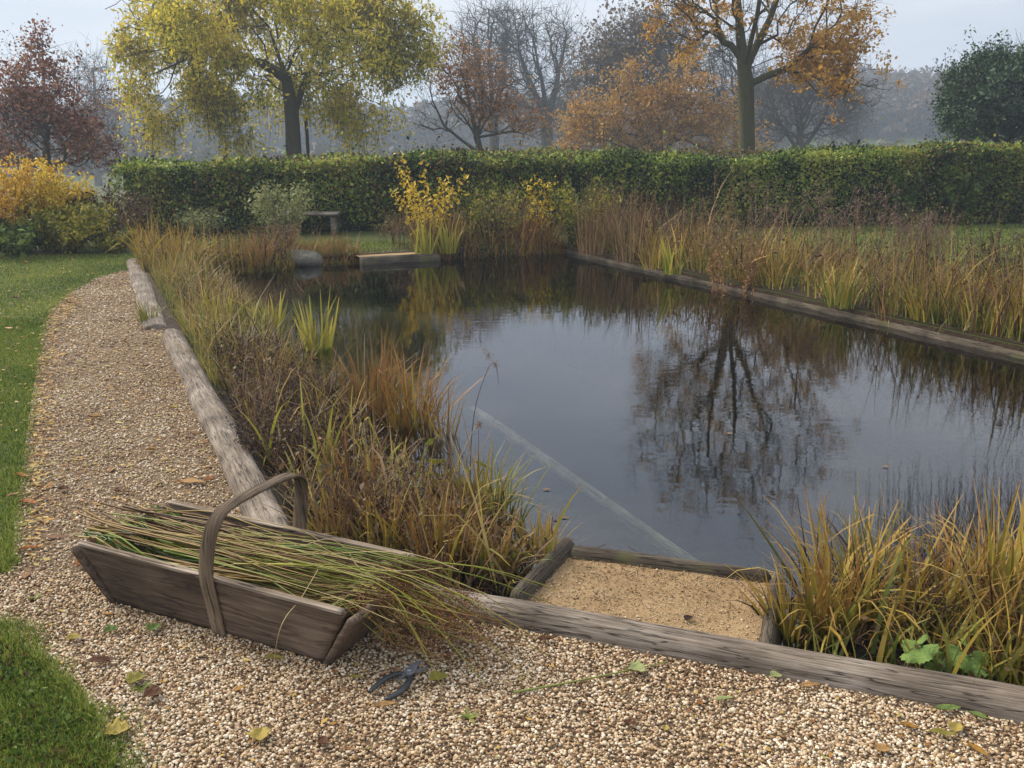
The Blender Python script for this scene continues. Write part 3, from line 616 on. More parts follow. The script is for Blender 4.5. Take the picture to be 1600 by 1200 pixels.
def tree(name, label, cat, Y, trunk, ells, n, bark, r0, rtip, leaf=None, seed=0, group=None, twigs=0, twl=.5, sink=3.0, step=.6, bias=.35, up=.3, twdown=0., leafname='crown', ex=.5, dzk=.5, gate=None):
    r = np.random.default_rng(seed); b = np.array(trunk[0][0]); root = thing(name, label, cat, (b[0], b[1], ground_z(b[0], b[1])), 0, group); o_ = np.array(root.location)
    # carry the stem down into the ground
    low = b.copy(); low[2] = o_[2]-.2; tk = [(low, 0)]+[(p, q+1 if i else 0) for i, (p, q) in enumerate(trunk)]
    T = ell_targets(ells, n, r)
    A, par = skeleton(tk, T, r, step, bias, up=up, dzk=dzk); rad, chains, tips = wood(A, par, r0, rtip, ex)
    flare = np.clip(1-(A[:, 2]-o_[2])/.5, 0, 1); rad = rad*(1+.5*flare**2*(np.arange(len(A)) < 3))
    acc = Acc(); chain_mesh(acc, A-o_, rad, chains)
    thin = np.where(tips <= 3)[0]; thin = thin[thin > 3]
    if twigs:
        idx = np.repeat(thin, twigs); d = unit(A[idx]-A[par[idx]]+r.normal(0, .55, (len(idx), 3))); d[:, 2] += r.normal(.12, .2, len(idx))-twdown; d = unit(d)
        l = twl*np.exp(r.normal(0, .4, len(idx))); s = A[idx]; e = s+d*l[:, None]; m_ = (s+e)/2+r.normal(0, .08, (len(idx), 3))*l[:, None]
        acc.add(*tubes(np.stack([s, m_, e], 1)-o_, np.tile(np.array([[1, .8, .45]])*rtip*.75, (len(idx), 1)), 3)); ends = np.concatenate([m_, e])
    else: ends = A[thin]
    obj('trunk', acc.mesh('trunk', bark, True), root)
    if leaf:
        mat, cnt, size, spread, asp, down, sel = leaf
        E_ = ends if sel is None else ends[sel(ends)]
        if gate is not None: E_ = E_[vnoise(E_-b, gate[0], seed) > gate[1]]
        c = E_[r.integers(0, len(E_), cnt)]+r.normal(0, spread, (cnt, 3))*np.array((1, 1, .8))
        a = Acc(); a.add(*leafquads(c-o_, size*np.exp(r.normal(0, .3, cnt)), asp, down, r=r)); obj(leafname, a.mesh(leafname, mat), root)
    return root, A, o_, thin
K = .62
M['willow_leaf'] = leafmat('willow_leaf', [(104, 112, 34), (150, 148, 46), (186, 174, 62), (208, 190, 70), (176, 150, 60)], 1.2, patch=.5, patchamt=.3, tr=.5)
M['copper_leaf'] = leafmat('copper_leaf', [(84, 52, 42), (124, 80, 64), (150, 104, 82), (172, 130, 92)], 1.0, patch=.8, tr=.3)
M['rust_leaf'] = leafmat('rust_leaf', [(124, 84, 52), (164, 116, 70), (182, 140, 90), (136, 104, 68)], .92, patch=.6, tr=.3)
M['orange_leaf'] = leafmat('orange_leaf', [(138, 102, 52), (178, 132, 60), (198, 154, 72), (166, 138, 82)], .95, patch=.4, tr=.35)
M['oak_leaf'] = leafmat('oak_leaf', [(140, 98, 38), (190, 136, 46), (210, 164, 62), (160, 130, 62)], 1.08, patch=.6, tr=.35)
M['holly_leaf'] = leafmat('evergreen_leaf', [(24, 44, 26), (46, 76, 46), (74, 104, 66), (104, 128, 92)], .9, patch=.7, tr=.1, rough=.5, spec=.3)
M['faint_leaf'] = leafmat('late_leaf', [(100, 84, 66), (130, 108, 80)], .85, patch=.5)
# willow, left ------------------------------------------------------------
Y = 24
tw = trunk_from([(459, 252), (457, 190), (446, 120), (434, 60), (428, 5), (420, -25)], Y, [(2, [(400, 95, -.3), (366, 90, -.6), (330, 70, -1)]), (1, [(478, 120, .5), (500, 60, 1), (530, 10, 1.5)]), (3, [(418, 40, .5), (385, 10, .4)]), (2, [(520, 110, -1.2), (575, 90, -1.6)]), (3, [(455, 20, -.5), (470, -20, -1)])])
we = [pe(430, 55, 200, 100, Y), pe(285, 95, 100, 80, Y), pe(560, 80, 110, 85, Y), pe(300, 25, 120, 60, Y), pe(560, 15, 115, 60, Y), pe(245, 170, 50, 50, Y), pe(330, 170, 66, 50, Y), pe(560, 160, 55, 55, Y), pe(222, 105, 40, 50, Y), pe(410, 150, 50, 40, Y, dY=1.5)]
wr, A, o_, thin = tree('weeping_willow', 'big yellow-green willow with drooping leaves left of centre behind the hedge', 'tree', Y, tw, we, 800, M['bark'], .19, .008, None, 21, step=.7, ex=.7, dzk=-.35, bias=.2)
r = np.random.default_rng(33)
pool = A[thin]; pool = pool[vnoise(pool, 1.25, 8) > .13]; src = pool[r.integers(0, len(pool), 3400)]+r.normal(0, .17, (3400, 3)); ln = r.uniform(.15, .62, 3400)+np.clip((3.6-src[:, 2])/2.2, 0, 1)*r.uniform(.0, .7, 3400); k = 7; t = np.linspace(0, 1, k)
az = r.uniform(0, 6.28, 3400); out_ = r.uniform(.1, .5, 3400)
st = np.stack([src[:, None, 0]+(np.cos(az)*out_)[:, None]*np.sqrt(t)[None], src[:, None, 1]+(np.sin(az)*out_)[:, None]*np.sqrt(t)[None], src[:, None, 2]-ln[:, None]*t[None]**1.3+.06*np.sin(t*3)[None]], -1)
a = Acc(); a.add(*tubes(st-o_, np.tile(np.linspace(.006, .003, k), (3400, 1)), 3)); obj('hanging_twigs', a.mesh('hanging_twigs', M['bark_moss']), wr)
n = 46000; i = r.integers(0, 3400, n); u = r.uniform(0, k-1.01, n); j = u.astype(int); f = (u-j)[:, None]; c = st[i, j]*(1-f)+st[i, j+1]*f+r.normal(0, .07, (n, 3))
a = Acc(); a.add(*leafquads(c-o_, r.uniform(.08, .16, n), .4, .6, r=r)); obj('crown', a.mesh('crown', M['willow_leaf']), wr)
# oak, right --------------------------------------------------------------
Y = 23
ot = trunk_from([(1167, 245), (1166, 180), (1163, 110), (1156, 50), (1152, -10), (1150, -90)], Y, [(2, [(1185, 70, .2), (1205, 25, .4), (1225, -30, .6), (1260, -110, 1)]), (2, [(1180, 60, -.6), (1185, 0, -1), (1200, -80, -1.4)]), (3, [(1120, 25, -.5), (1070, 5, -1), (1030, -10, -1)]), (2, [(1215, 88, -.8), (1260, 105, -1.2), (1300, 125, -1.6)]), (3, [(1110, 70, .8), (1075, 85, 1.2)]), (2, [(1128, 80, -.9), (1090, 108, -1.5)])])
oe = [pe(1190, -110, 175, 130, Y), pe(1110, -10, 100, 60, Y), pe(1270, 20, 90, 60, Y), pe(1060, 30, 55, 50, Y), pe(1300, 100, 70, 50, Y), pe(1345, 145, 42, 26, Y, 60), pe(1250, 85, 40, 40, Y), pe(1105, 70, 40, 30, Y)]
def osel(E_):
    # leaves cling to the low right boughs, a few elsewhere
    c0 = at(1300, 122, Y); g = .8*np.exp(-((E_[:, 0]-c0[0])/1.5)**2-((E_[:, 2]-c0[2])/1.1)**2); c1 = at(1075, 30, Y); g = g+.10*np.exp(-((E_[:, 0]-c1[0])/1)**2-((E_[:, 2]-c1[2])/.8)**2)+.035
    return np.random.default_rng(3).random(len(E_)) < g
tree('oak_tree', 'tall oak with a mossy forked trunk and orange leaves left on its low right boughs', 'tree', Y, ot, oe, 1150, M['bark_moss'], .19, .006, (M['oak_leaf'], 13000, .08, .1, .55, .2, osel), 5, twigs=3, twl=.42, bias=.3, gate=(1.3, -.3))
# copper tree, far left -----------------------------------------------------
Y = 19
ct = trunk_from([(74, 262), (71, 180), (68, 110), (66, 70), (66, 42)], Y)
ce = [pe(70, 215, 120, 50, Y), pe(68, 165, 100, 50, Y), pe(68, 115, 58, 40, Y), pe(66, 85, 26, 30, Y), pe(20, 200, 60, 50, Y), pe(140, 225, 52, 38, Y), pe(66, 52, 7, 18, Y)]
tree('copper_tree', 'pointed small tree with dark reddish leaves at the far left', 'tree', Y, ct, ce, 620, M['bark_grey'], .09, .005, (M['copper_leaf'], 11500, .064, .09, .6, .3, None), 8, twigs=2, twl=.35, up=.5, gate=(1.8, -.1))
# small brown-leaved tree ----------------------------------------------------
Y = 26
bt = trunk_from([(750, 240), (745, 215), (735, 170), (725, 120), (722, 90)], Y, [(0, [(700, 205), (680, 170), (672, 140)]), (1, [(765, 180), (785, 140), (790, 115)]), (0, [(725, 215, .5), (690, 222, .8), (668, 226, 1)]), (1, [(755, 160, .5), (756, 110, .6)]), (1, [(800, 205), (850, 200, .5)])])
be = [pe(725, 95, 50, 30, Y), pe(690, 130, 50, 40, Y), pe(770, 130, 50, 40, Y), pe(680, 185, 42, 30, Y), pe(790, 185, 60, 28, Y), pe(735, 160, 50, 40, Y), pe(840, 205, 26, 14, Y)]
tree('small_oak', 'low spreading tree with sparse rust brown leaves in front of the bare pair', 'tree', Y, bt, be, 520, M['bark_grey'], .1, .006, (M['rust_leaf'], 4000, .078, .1, .6, .1, lambda E_: np.random.default_rng(2).random(len(E_)) < .6), 9, twigs=2, twl=.4, gate=(1.2, .0))
# orange dome ------------------------------------------------------------------
Y = 34
dt = trunk_from([(1035, 246), (1032, 205), (1020, 160), (1010, 130)], Y, [(0, [(990, 195), (950, 165)]), (0, [(1065, 195), (1090, 150)]), (1, [(1050, 150, 1), (1060, 115, 1.5)]), (0, [(975, 230, -1), (930, 215, -1.5)])])
de = [pe(1000, 190, 105, 50, Y), pe(1070, 130, 48, 36, Y), pe(930, 195, 42, 42, Y), pe(1100, 180, 50, 34, Y), pe(1140, 225, 50, 20, Y), pe(965, 122, 34, 26, Y), pe(1015, 145, 45, 40, Y), pe(905, 225, 26, 16, Y)]
tree('orange_tree', 'broad dome-shaped tree with orange autumn leaves left of the mossy oak', 'tree', Y, dt, de, 800, M['bark_grey'], .16, .009, (M['orange_leaf'], 19000, .092, .13, .6, 0, lambda E_: np.random.default_rng(2).random(len(E_)) < .75), 12, twigs=2, twl=.5, gate=(1.3, .0))
# bare trees, mid distance --------------------------------------------------------
def bare(name, label, px, pts, ells, Y, n, seed, r0=.3, rt=.016, forks=(), leaf=None, bark='bark_grey', tw=3, twl=1.0, group=None, **k):
    return tree(name, label, 'tree', Y, trunk_from(pts, Y, forks, step=1.2), [pe(*e, Y) for e in ells], n, M[bark], r0, rt, leaf, seed, twigs=tw, twl=twl, step=1.2, group=group, **k)
G = 'bare trees in the mist beyond the hedge'
bare('bare_tree', 'tall misty leafless tree with several upright stems, right one of the pair in the middle', 850, [(856, 236), (855, 190), (845, 120), (835, 70), (832, 20)], [(845, 70, 45, 62), (812, 100, 34, 60), (880, 90, 28, 50), (850, 160, 70, 38), (800, 50, 30, 40)], 58, 700, 31, .36, .018, [(1, [(872, 120), (885, 60)]), (1, [(830, 140), (812, 80), (803, 20)])], group=G)
bare('bare_tree', 'tall misty leafless tree with a rounded top, left one of the pair in the middle', 770, [(772, 236), (770, 190), (768, 120), (762, 60), (765, 15)], [(760, 60, 42, 55), (735, 75, 24, 50), (790, 60, 26, 50), (765, 140, 50, 50)], 60, 600, 32, .34, .018, [(1, [(750, 130), (740, 60)]), (1, [(785, 120), (792, 50)])], group=G)
bare('bare_tree', 'dense brownish round-headed bare tree rising behind the orange dome', 1000, [(1000, 236), (1000, 180), (995, 110), (990, 70)], [(975, 75, 55, 48), (1035, 70, 55, 50), (1000, 120, 90, 45), (930, 130, 40, 38)], 50, 1000, 33, .34, .016, [(1, [(960, 120), (945, 80)]), (1, [(1035, 115), (1050, 60)])], (M['faint_leaf'], 7000, .18, .2, .6, 0, None), group=G)
bare('bare_tree', 'low spreading grey bare tree right of the mossy oak trunk', 1250, [(1250, 240), (1250, 215), (1245, 175)], [(1225, 165, 55, 50), (1290, 170, 60, 45), (1255, 130, 60, 30), (1200, 205, 30, 28)], 44, 800, 34, .22, .013, [(0, [(1220, 195), (1205, 150)]), (0, [(1285, 190), (1300, 150)])], group=G, twl=.8)
bare('bare_tree', 'small pale bare tree in the mist between the copper tree and the willow', 148, [(150, 250), (150, 200), (148, 140), (146, 110)], [(146, 125, 30, 34), (152, 170, 34, 36)], 75, 300, 35, .22, .02, group=G)
bare('bare_tree', 'hazy bare tree low down between the bare pair and the orange dome', 905, [(905, 240), (905, 200), (905, 160)], [(905, 160, 30, 40), (890, 195, 40, 28), (925, 190, 26, 30)], 66, 350, 36, .2, .018, group=G)
bare('bare_tree', 'faint leafless tree beside the distant wood right of the oak', 1340, [(1340, 236), (1338, 200), (1336, 170)], [(1338, 175, 26, 40), (1325, 200, 30, 24)], 80, 260, 37, .2, .018, group=G)
bare('bare_tree', 'brownish bare tree directly behind the mossy oak trunk', 1160, [(1150, 240), (1150, 190), (1155, 120)], [(1150, 120, 50, 55), (1190, 150, 40, 45), (1120, 110, 36, 40)], 52, 500, 38, .26, .015, group=G, twl=.9)
# evergreen at the right edge ---------------------------------------------------------
Y = 24
ht = trunk_from([(1575, 240), (1575, 170), (1575, 110)], Y, [(0, [(1530, 190), (1510, 140)]), (0, [(1640, 190), (1670, 130)])])
he = [pe(1550, 160, 78, 66, Y), pe(1525, 185, 52, 42, Y), pe(1620, 160, 80, 78, Y), pe(1555, 112, 36, 18, Y), pe(1600, 108, 40, 22, Y), pe(1690, 180, 80, 80, Y)]
for _k, (x, y) in enumerate(((1508, 118), (1522, 108), (1536, 100), (1551, 96), (1566, 90), (1581, 92), (1597, 84), (1490, 140), (1478, 165), (1476, 190))): he.append(pe(x, y, 6, 15, Y))
tree('holly_tree', 'rounded dark evergreen at the right edge behind the hedge', 'tree', Y, ht, he, 1500, M['bark'], .15, .008, (M['holly_leaf'], 50000, .075, .07, .5, -.4, None), 41, twigs=3, twl=.3, twdown=-.5, gate=(1.6, -.4))
# overhanging weeping birch off to the right ---------------------------------------------
Y = 15
root = thing('weeping_birch', 'thin hanging birch twigs reaching down into the top right of the view', 'tree', (10.6, 15, 0))
tk = [(np.array((10.6, 15, -.2)), 0)]
for i in range(1, 15): tk.append((np.array((10.6-.03*i, 15+.02*i, .5*i)), i-1))
lm = 11
for q in np.linspace(0, 1, 9)[1:]: tk.append((np.array((10.2-4.0*q, 15-.6*q, 5.6+.9*math.sin(q*2.6))), lm if q < .13 else len(tk)-1))
r = np.random.default_rng(50)
A, par = skeleton(tk, ell_targets([(9.8, 15, 6.2, 1.8, 1.6, 1.3), (8.0, 14.7, 6.2, 1.5, 1.3, .8), (6.6, 14.5, 6.0, .8, .8, .5)], 150, r), r, .5); rad, ch_, tips = wood(A, par, .17, .006); a = Acc(); chain_mesh(a, A-np.array(root.location), rad, ch_); obj('trunk', a.mesh('trunk', M['bark_grey'], True), root)
thin = np.where(tips <= 2)[0]; src = A[thin][r.integers(0, len(thin), 900)]; top = src[:, 2]; end = np.where(np.abs(src[:, 0]/src[:, 1]*F+800-1372) < 34, np.where(r.random(900) < .3, r.uniform(2.95, 3.5, 900), 4.2), r.uniform(3.65, 5.4, 900)); end = np.minimum(end, top-.3); k = 9; t = np.linspace(0, 1, k)
az = r.uniform(0, 6.28, 900); st = np.stack([src[:, None, 0]+(np.cos(az)*.3)[:, None]*np.sqrt(t)[None]-.12*t[None], src[:, None, 1]+(np.sin(az)*.3)[:, None]*np.sqrt(t)[None], top[:, None]+(end-top)[:, None]*t[None]**1.2], -1)+r.normal(0, .015, (900, k, 3))
a = Acc(); a.add(*tubes(st-np.array(root.location), np.tile(np.linspace(.006, .003, k), (900, 1)), 3)); obj('hanging_twigs', a.mesh('hanging_twigs', M['bark']), root)
# thin posts beyond the hedge
def post(px, p0, p1, Y, label, rad=.05):
    a_, b_ = at(*p0, Y), at(*p1, Y); b0 = a_.copy(); b0[2] = ground_z(a_[0], a_[1])-.1; a_ = b0; acc = Acc(); s = np.linspace(0, 1, 10)[:, None]; s = a_+(b_-a_)*s+rng.normal(0, .006, (10, 3)); acc.add(*tubes((s-a_)[None], np.full((1, 10), rad), 8)); tag(obj('wooden_post', acc.mesh('wooden_post', M['bark'], True), loc=a_), label, 'post')
post(352, (352, 250), (352, 220), 30, 'short upright post in the mist left of the willow trunk', .07)
post(482, (485, 252), (477, 180), 26, 'slim leaning stake just right of the willow trunk', .05)
# distant woods on the ridge ------------------------------------------------------------
def far_wood(name, azr, rr0, n, size, cols, seed, hgt):
    r = np.random.default_rng(seed); m = n
    az = np.radians(r.uniform(*azr, m)); R_ = r.uniform(*rr0, m); x = R_*np.sin(az); y = R_*np.cos(az); z = ground_z(x, y)
    hh = hgt*(.75+.35*r.random(m)); V = []; a = Acc()
    q = 48; c = np.repeat(np.stack([x, y, z+hh*.55], -1), q, 0)+unit(r.normal(size=(m*q, 3)))*np.repeat(hh, q)[:, None]*np.array((.42, .42, .52))*r.uniform(.6, 1, (m*q, 1))
    a.add(*leafquads(c, r.uniform(.5, 1.1, m*q)*size, .8, r=r)); mat = leafmat(name+'_leaf', cols, .8, patch=.03, patchamt=.5)
    tag(obj(name, a.mesh(name, mat)), kind='stuff')
far_wood('distant_wood', (-34, 36), (140, 245), 2300, 1.5, [(44, 46, 34), (70, 62, 46), (92, 74, 52), (60, 66, 46)], 61, 3.6)
far_wood('ridge_wood', (10, 27), (145, 215), 700, 1.0, [(50, 46, 38), (84, 66, 50), (104, 80, 58), (62, 62, 46)], 62, 5.5)
far_wood('field_hedgerow', (-30, 34), (96, 118), 420, 1.0, [(52, 56, 40), (80, 76, 54), (96, 84, 60)], 63, 2.2)
# ================================================================ HEDGES
M['hedge_leaf'] = leafmat('hedge_leaf', [(20, 28, 12), (46, 64, 22), (78, 100, 34), (112, 130, 48), (140, 138, 60)], 1.32, patch=1.1, patchamt=.6, tr=.3)
M['hedge_brown'] = leafmat('beech_hedge_leaf', [(60, 50, 28), (112, 84, 44), (100, 102, 42), (148, 116, 62)], .95, patch=.7, tr=.2)
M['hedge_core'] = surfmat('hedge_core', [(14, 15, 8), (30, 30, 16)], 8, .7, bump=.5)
def hedge(name, label, path, dep, h, n, mats, seed, size=.05, base=0.0):
    """path: plan points along the front face; dep = depth away from the viewer"""
    path = np.array(path, float); r = np.random.default_rng(seed); seg = np.diff(path, axis=0); sl = np.linalg.norm(seg, axis=1); cum = np.concatenate([[0], np.cumsum(sl)])
    root = thing(name, label, 'hedge', (*path.mean(0), 0)); o_ = np.array(root.location)
    def pt(s):
        i = np.clip(np.searchsorted(cum, s, side='right')-1, 0, len(seg)-1); u = (s-cum[i])/sl[i]; p = path[i]+seg[i]*u[:, None]; d = seg[i]/sl[i][:, None]; return p, np.stack([-d[:, 1], d[:, 0]], -1)
    def hh(s): return h(s) if callable(h) else h+0*s
    # solid dark core behind the leaves, one shell with no separate stems
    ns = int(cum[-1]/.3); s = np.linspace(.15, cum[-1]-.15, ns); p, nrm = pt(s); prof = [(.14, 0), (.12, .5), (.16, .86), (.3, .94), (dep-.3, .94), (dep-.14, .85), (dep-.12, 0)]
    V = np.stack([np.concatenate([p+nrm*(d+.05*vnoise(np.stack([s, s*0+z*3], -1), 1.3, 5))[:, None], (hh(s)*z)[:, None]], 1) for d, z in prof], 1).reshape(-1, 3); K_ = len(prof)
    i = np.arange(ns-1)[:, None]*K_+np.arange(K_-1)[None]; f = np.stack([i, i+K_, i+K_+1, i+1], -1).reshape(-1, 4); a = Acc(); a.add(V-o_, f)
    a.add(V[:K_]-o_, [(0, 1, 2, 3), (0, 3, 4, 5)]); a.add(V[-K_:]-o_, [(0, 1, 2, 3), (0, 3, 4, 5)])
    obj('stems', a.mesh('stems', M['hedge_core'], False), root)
    for mi, (mat, share, nm) in enumerate(mats):
        m = int(n*share); s = r.uniform(0, cum[-1], m); p, nrm = pt(s); H_ = hh(s); part = r.random(m)
        top = part > .55; d = np.where(top, r.uniform(.0, dep, m), np.where(r.random(m) < .93, 0, dep)); z = np.where(top, H_, H_*r.uniform(.0, 1, m)**.9)
        q = np.stack([s, z], -1); q2 = np.stack([s, d+3], -1)
        bump = .11*vnoise(q, 2.2, seed)+.04*vnoise(q, 6, seed+1); bt_ = .075*vnoise(q2, 2.0, seed+2)+.035*vnoise(q2, 7, seed+3)
        dd = np.where(top, d, d+np.where(d > .1, -1, 1)*bump+np.where(d > .1, -.05, .05)); zz = z+np.where(top, bt_, 0)-np.where(top, np.clip(.12-np.minimum(d, dep-d), 0, .12)*.8, 0)
        if mi == 1: # browner patches
            keep = vnoise(q, .5, seed+9)+.5*vnoise(q, 2, seed+8) > .05; p, nrm, dd, zz = p[keep], nrm[keep], dd[keep], zz[keep]; m = len(p)
        c = np.concatenate([p+nrm*dd[:, None], zz[:, None]], 1)+r.normal(0, .028, (m, 3)); c[:, 2] = np.maximum(c[:, 2], .01)
        sp = r.random(m) < .05; c[sp, 2] += r.exponential(.06, sp.sum())
        a = Acc(); a.add(*leafquads(c-o_, size*np.exp(r.normal(0, .25, m)), .65, r=r)); obj(nm, a.mesh(nm, mat), root)
    return root
hp1 = [P(205, 372)[:2]+np.array((-.3, .2)), P(330, 367)[:2], P(500, 363)[:2], P(700, 360)[:2], P(1000, 357)[:2], P(1300, 354)[:2], P(1600, 350)[:2], P(2100, 345)[:2]]
hedge('clipped_hedge', 'long clipped green hedge across the back of the pond garden', hp1, 1.5, lambda s: 1.03+.03*np.sin(s*1.7)+.02*np.sin(s*4.1)+.10*np.clip(s/4, 0, 1)+.16*np.clip((s-10.5)/3.5, 0, 1), 120000, [(M['hedge_leaf'], .78, 'foliage'), (M['hedge_brown'], .3, 'brown_foliage')], 71, .052)
hp2 = [at(640, 300, 18.5)[:2], at(1000, 300, 19)[:2], at(1400, 300, 19)[:2], at(2000, 300, 19)[:2]]
hedge('back_hedge', 'second darker hedge whose top shows just behind the front one', hp2, 1.0, lambda s: 1.17+.03*np.sin(s*.9), 30000, [(M['hedge_brown'], .45, 'brown_foliage'), (M['hedge_leaf'], .5, 'foliage')], 75, .06)
# ================================================================ SHRUBS
def shrub(name, label, px, py, h, rad, stems, leaves, mat, size, seed, asp=.5, z0=0, bark='bark', group=None, upright=.6, cat='shrub', xy=None, top=1.0, stemr=.004, down=0):
    r = np.random.default_rng(seed); p = P(px, py, z0) if xy is None else np.array((*xy, z0)); root = thing(name, label, cat, p, 0, group)
    n = stems; az = r.uniform(0, 6.28, n); rr0 = rad*.25*np.sqrt(r.random(n)); b = np.stack([rr0*np.cos(az), rr0*np.sin(az), np.zeros(n)], -1)
    az2 = az+r.normal(0, .5, n); reach = rad*np.sqrt(r.random(n)); hh = h*(.45+.55*r.random(n)**.6)*(1-.35*(reach/rad)**2*(1-upright)); k = 7; t = np.linspace(0, 1, k)
    X = b[:, None, 0]+(np.cos(az2)*reach)[:, None]*t[None]**1.3; Y_ = b[:, None, 1]+(np.sin(az2)*reach)[:, None]*t[None]**1.3; Z = hh[:, None]*t[None]**.9; st = np.stack([X, Y_, Z], -1)+r.normal(0, .012*h, (n, k, 3))*t[None, :, None]
    a = Acc(); a.add(*tubes(st, np.tile(np.linspace(stemr, stemr*.4, k), (n, 1)), 4)); obj('stems', a.mesh('stems', M[bark], True), root)
    m = leaves; i = r.integers(0, n, m); u = np.clip(r.beta(1.9, 1.1, m)*top, 0, .999)*(k-1); j = np.minimum(u.astype(int), k-2); f = (u-j)[:, None]; c = st[i, j]*(1-f)+st[i, j+1]*f+r.normal(0, .032*h**.5, (m, 3)); c[:, 2] = np.maximum(c[:, 2], .01)
    a = Acc(); a.add(*leafquads(c, size*np.exp(r.normal(0, .3, m)), asp, down, r=r)); obj('foliage', a.mesh('foliage', mat), root); return root
M['gold'] = leafmat('gold_leaf', [(140, 116, 34), (188, 160, 46), (208, 176, 58), (150, 140, 50)], 1.15, patch=1.5, tr=.35)
M['orange_sh'] = leafmat('amber_leaf', [(150, 108, 40), (194, 148, 50), (210, 174, 70), (150, 134, 54)], 1.15, patch=1.5, tr=.35)
M['lime'] = leafmat('lime_leaf', [(70, 84, 30), (112, 120, 40), (160, 150, 52), (182, 168, 60)], .82, patch=1.5, tr=.35)
M['pale'] = leafmat('pale_leaf', [(110, 120, 74), (150, 154, 96), (180, 178, 120)], .8, patch=2, tr=.3)
M['green'] = leafmat('green_leaf', [(48, 70, 28), (86, 110, 42), (122, 138, 58)], .9, patch=2, tr=.25)
M['brownleaf'] = leafmat('brown_leaf', [(50, 38, 28), (92, 68, 48), (136, 106, 72)], .72, patch=2, tr=.2)
M['yellow'] = leafmat('yellow_leaf', [(168, 140, 30), (208, 176, 40), (220, 196, 60)], .9, patch=2, tr=.35)
SH = [
 ('golden_shrub', 'tall golden-orange upright shrub at the left edge', 18, 392, 1.35, .62, 70, 4600, 'orange_sh', .05),
 ('golden_shrub', 'second amber upright shrub in front of the copper tree', 75, 390, 1.28, .5, 52, 3600, 'gold', .05),
 ('golden_shrub', 'slim golden shrub right of the amber one under the copper tree', 122, 385, 1.1, .32, 34, 1900, 'gold', .055),
 ('leafy_shrub', 'yellow-green bushy shrub low in front of the golden ones', 105, 396, .72, .62, 80, 4200, 'lime', .055),
 ('leafy_shrub', 'low greener shrub at the foot of the left golden shrub', 30, 400, .45, .5, 50, 2600, 'green', .06),
 ('dry_shrub', 'dark brown thin bush between the golden shrubs and the hedge end', 168, 384, .85, .45, 60, 2000, 'brownleaf', .05),
 ('dry_shrub', 'brown tall wispy bush at the left end of the hedge', 205, 378, .8, .35, 40, 900, 'brownleaf', .04),
 ('leafy_shrub', 'small yellow-green low plant on the lawn edge left of the hedge', 180, 395, .3, .35, 40, 1200, 'lime', .045),
 ('pale_shrub', 'pale green airy shrub in front of the bench', 445, 388, .95, .42, 70, 2100, 'pale', .045),
 ('pale_shrub', 'little pale variegated bush at the foot of the hedge', 318, 372, .5, .38, 44, 1300, 'pale', .045),
 ('yellow_sapling', 'yellow-leaved sapling standing against the hedge right of the bench', 672, 388, 1.42, .5, 18, 950, 'gold', .055),
 ('yellow_bush', 'bright yellow tuft of leaves high against the hedge in the middle', 845, 385, 1.12, .25, 16, 330, 'yellow', .05),
 ('lime_bush', 'loose yellow-green bush behind the far right corner of the pond', 905, 386, .95, .5, 60, 1900, 'lime', .05),
 ('lime_bush', 'airy olive bush between the sapling and the yellow tuft', 770, 385, .95, .55, 60, 1500, 'lime', .045),
 ('hedge_ivy', 'light green leafy growth hanging on the hedge front at the right', 1405, 352, 1.05, .35, 26, 1000, 'green', .075),
 ('hedge_ivy', 'broad light green leafy growth on the hedge front at the far right', 1490, 350, 1.15, .5, 40, 1700, 'green', .075),
]
for i, (nm, lb, px, py, h, rd, ns, nl, mt, sz) in enumerate(SH): shrub(nm, lb, px, py, h, rd, ns, nl, M[mt], sz, 100+i, cat='climber' if nm == 'hedge_ivy' else 'shrub')
# bench ------------------------------------------------------------------------------
bp0 = P(486, 366); bn = thing('bench', 'plain grey wooden bench half hidden behind the pale shrub', 'bench', bp0, R(3))
hb = (at(524, 331, bp0[1])[2])
a = Acc(); 
for k in range(2): pass
beam('seat', (-.55, -.09, hb), (.45, -.09, hb), .16, .055, M['sleeper'], None, seed=81, parent=bn)
beam('seat', (-.55, .09, hb), (.45, .09, hb), .16, .055, M['sleeper'], None, seed=82, parent=bn)
for x in (-.42, .37):
    for y in (-.1, .1):
        a = Acc(); box(a, (x, y, (hb-.056)/2), (.075, .06, hb-.06)); obj('leg', a.mesh('leg', M['sleeper']), bn)
# far landing timber + boulder -------------------------------------------------------------
fl = thing('far_landing', 'pale gravel landing held by a thick timber on the far bank', 'landing step', P(600, 398, -.02)); flo = np.array(fl.location)
q0, q1 = P(542, 400, -.0), P(656, 387, -.0); q0 = q0; fdir = unit((q1-q0)[:2]); back = np.array((-fdir[1], fdir[0]))
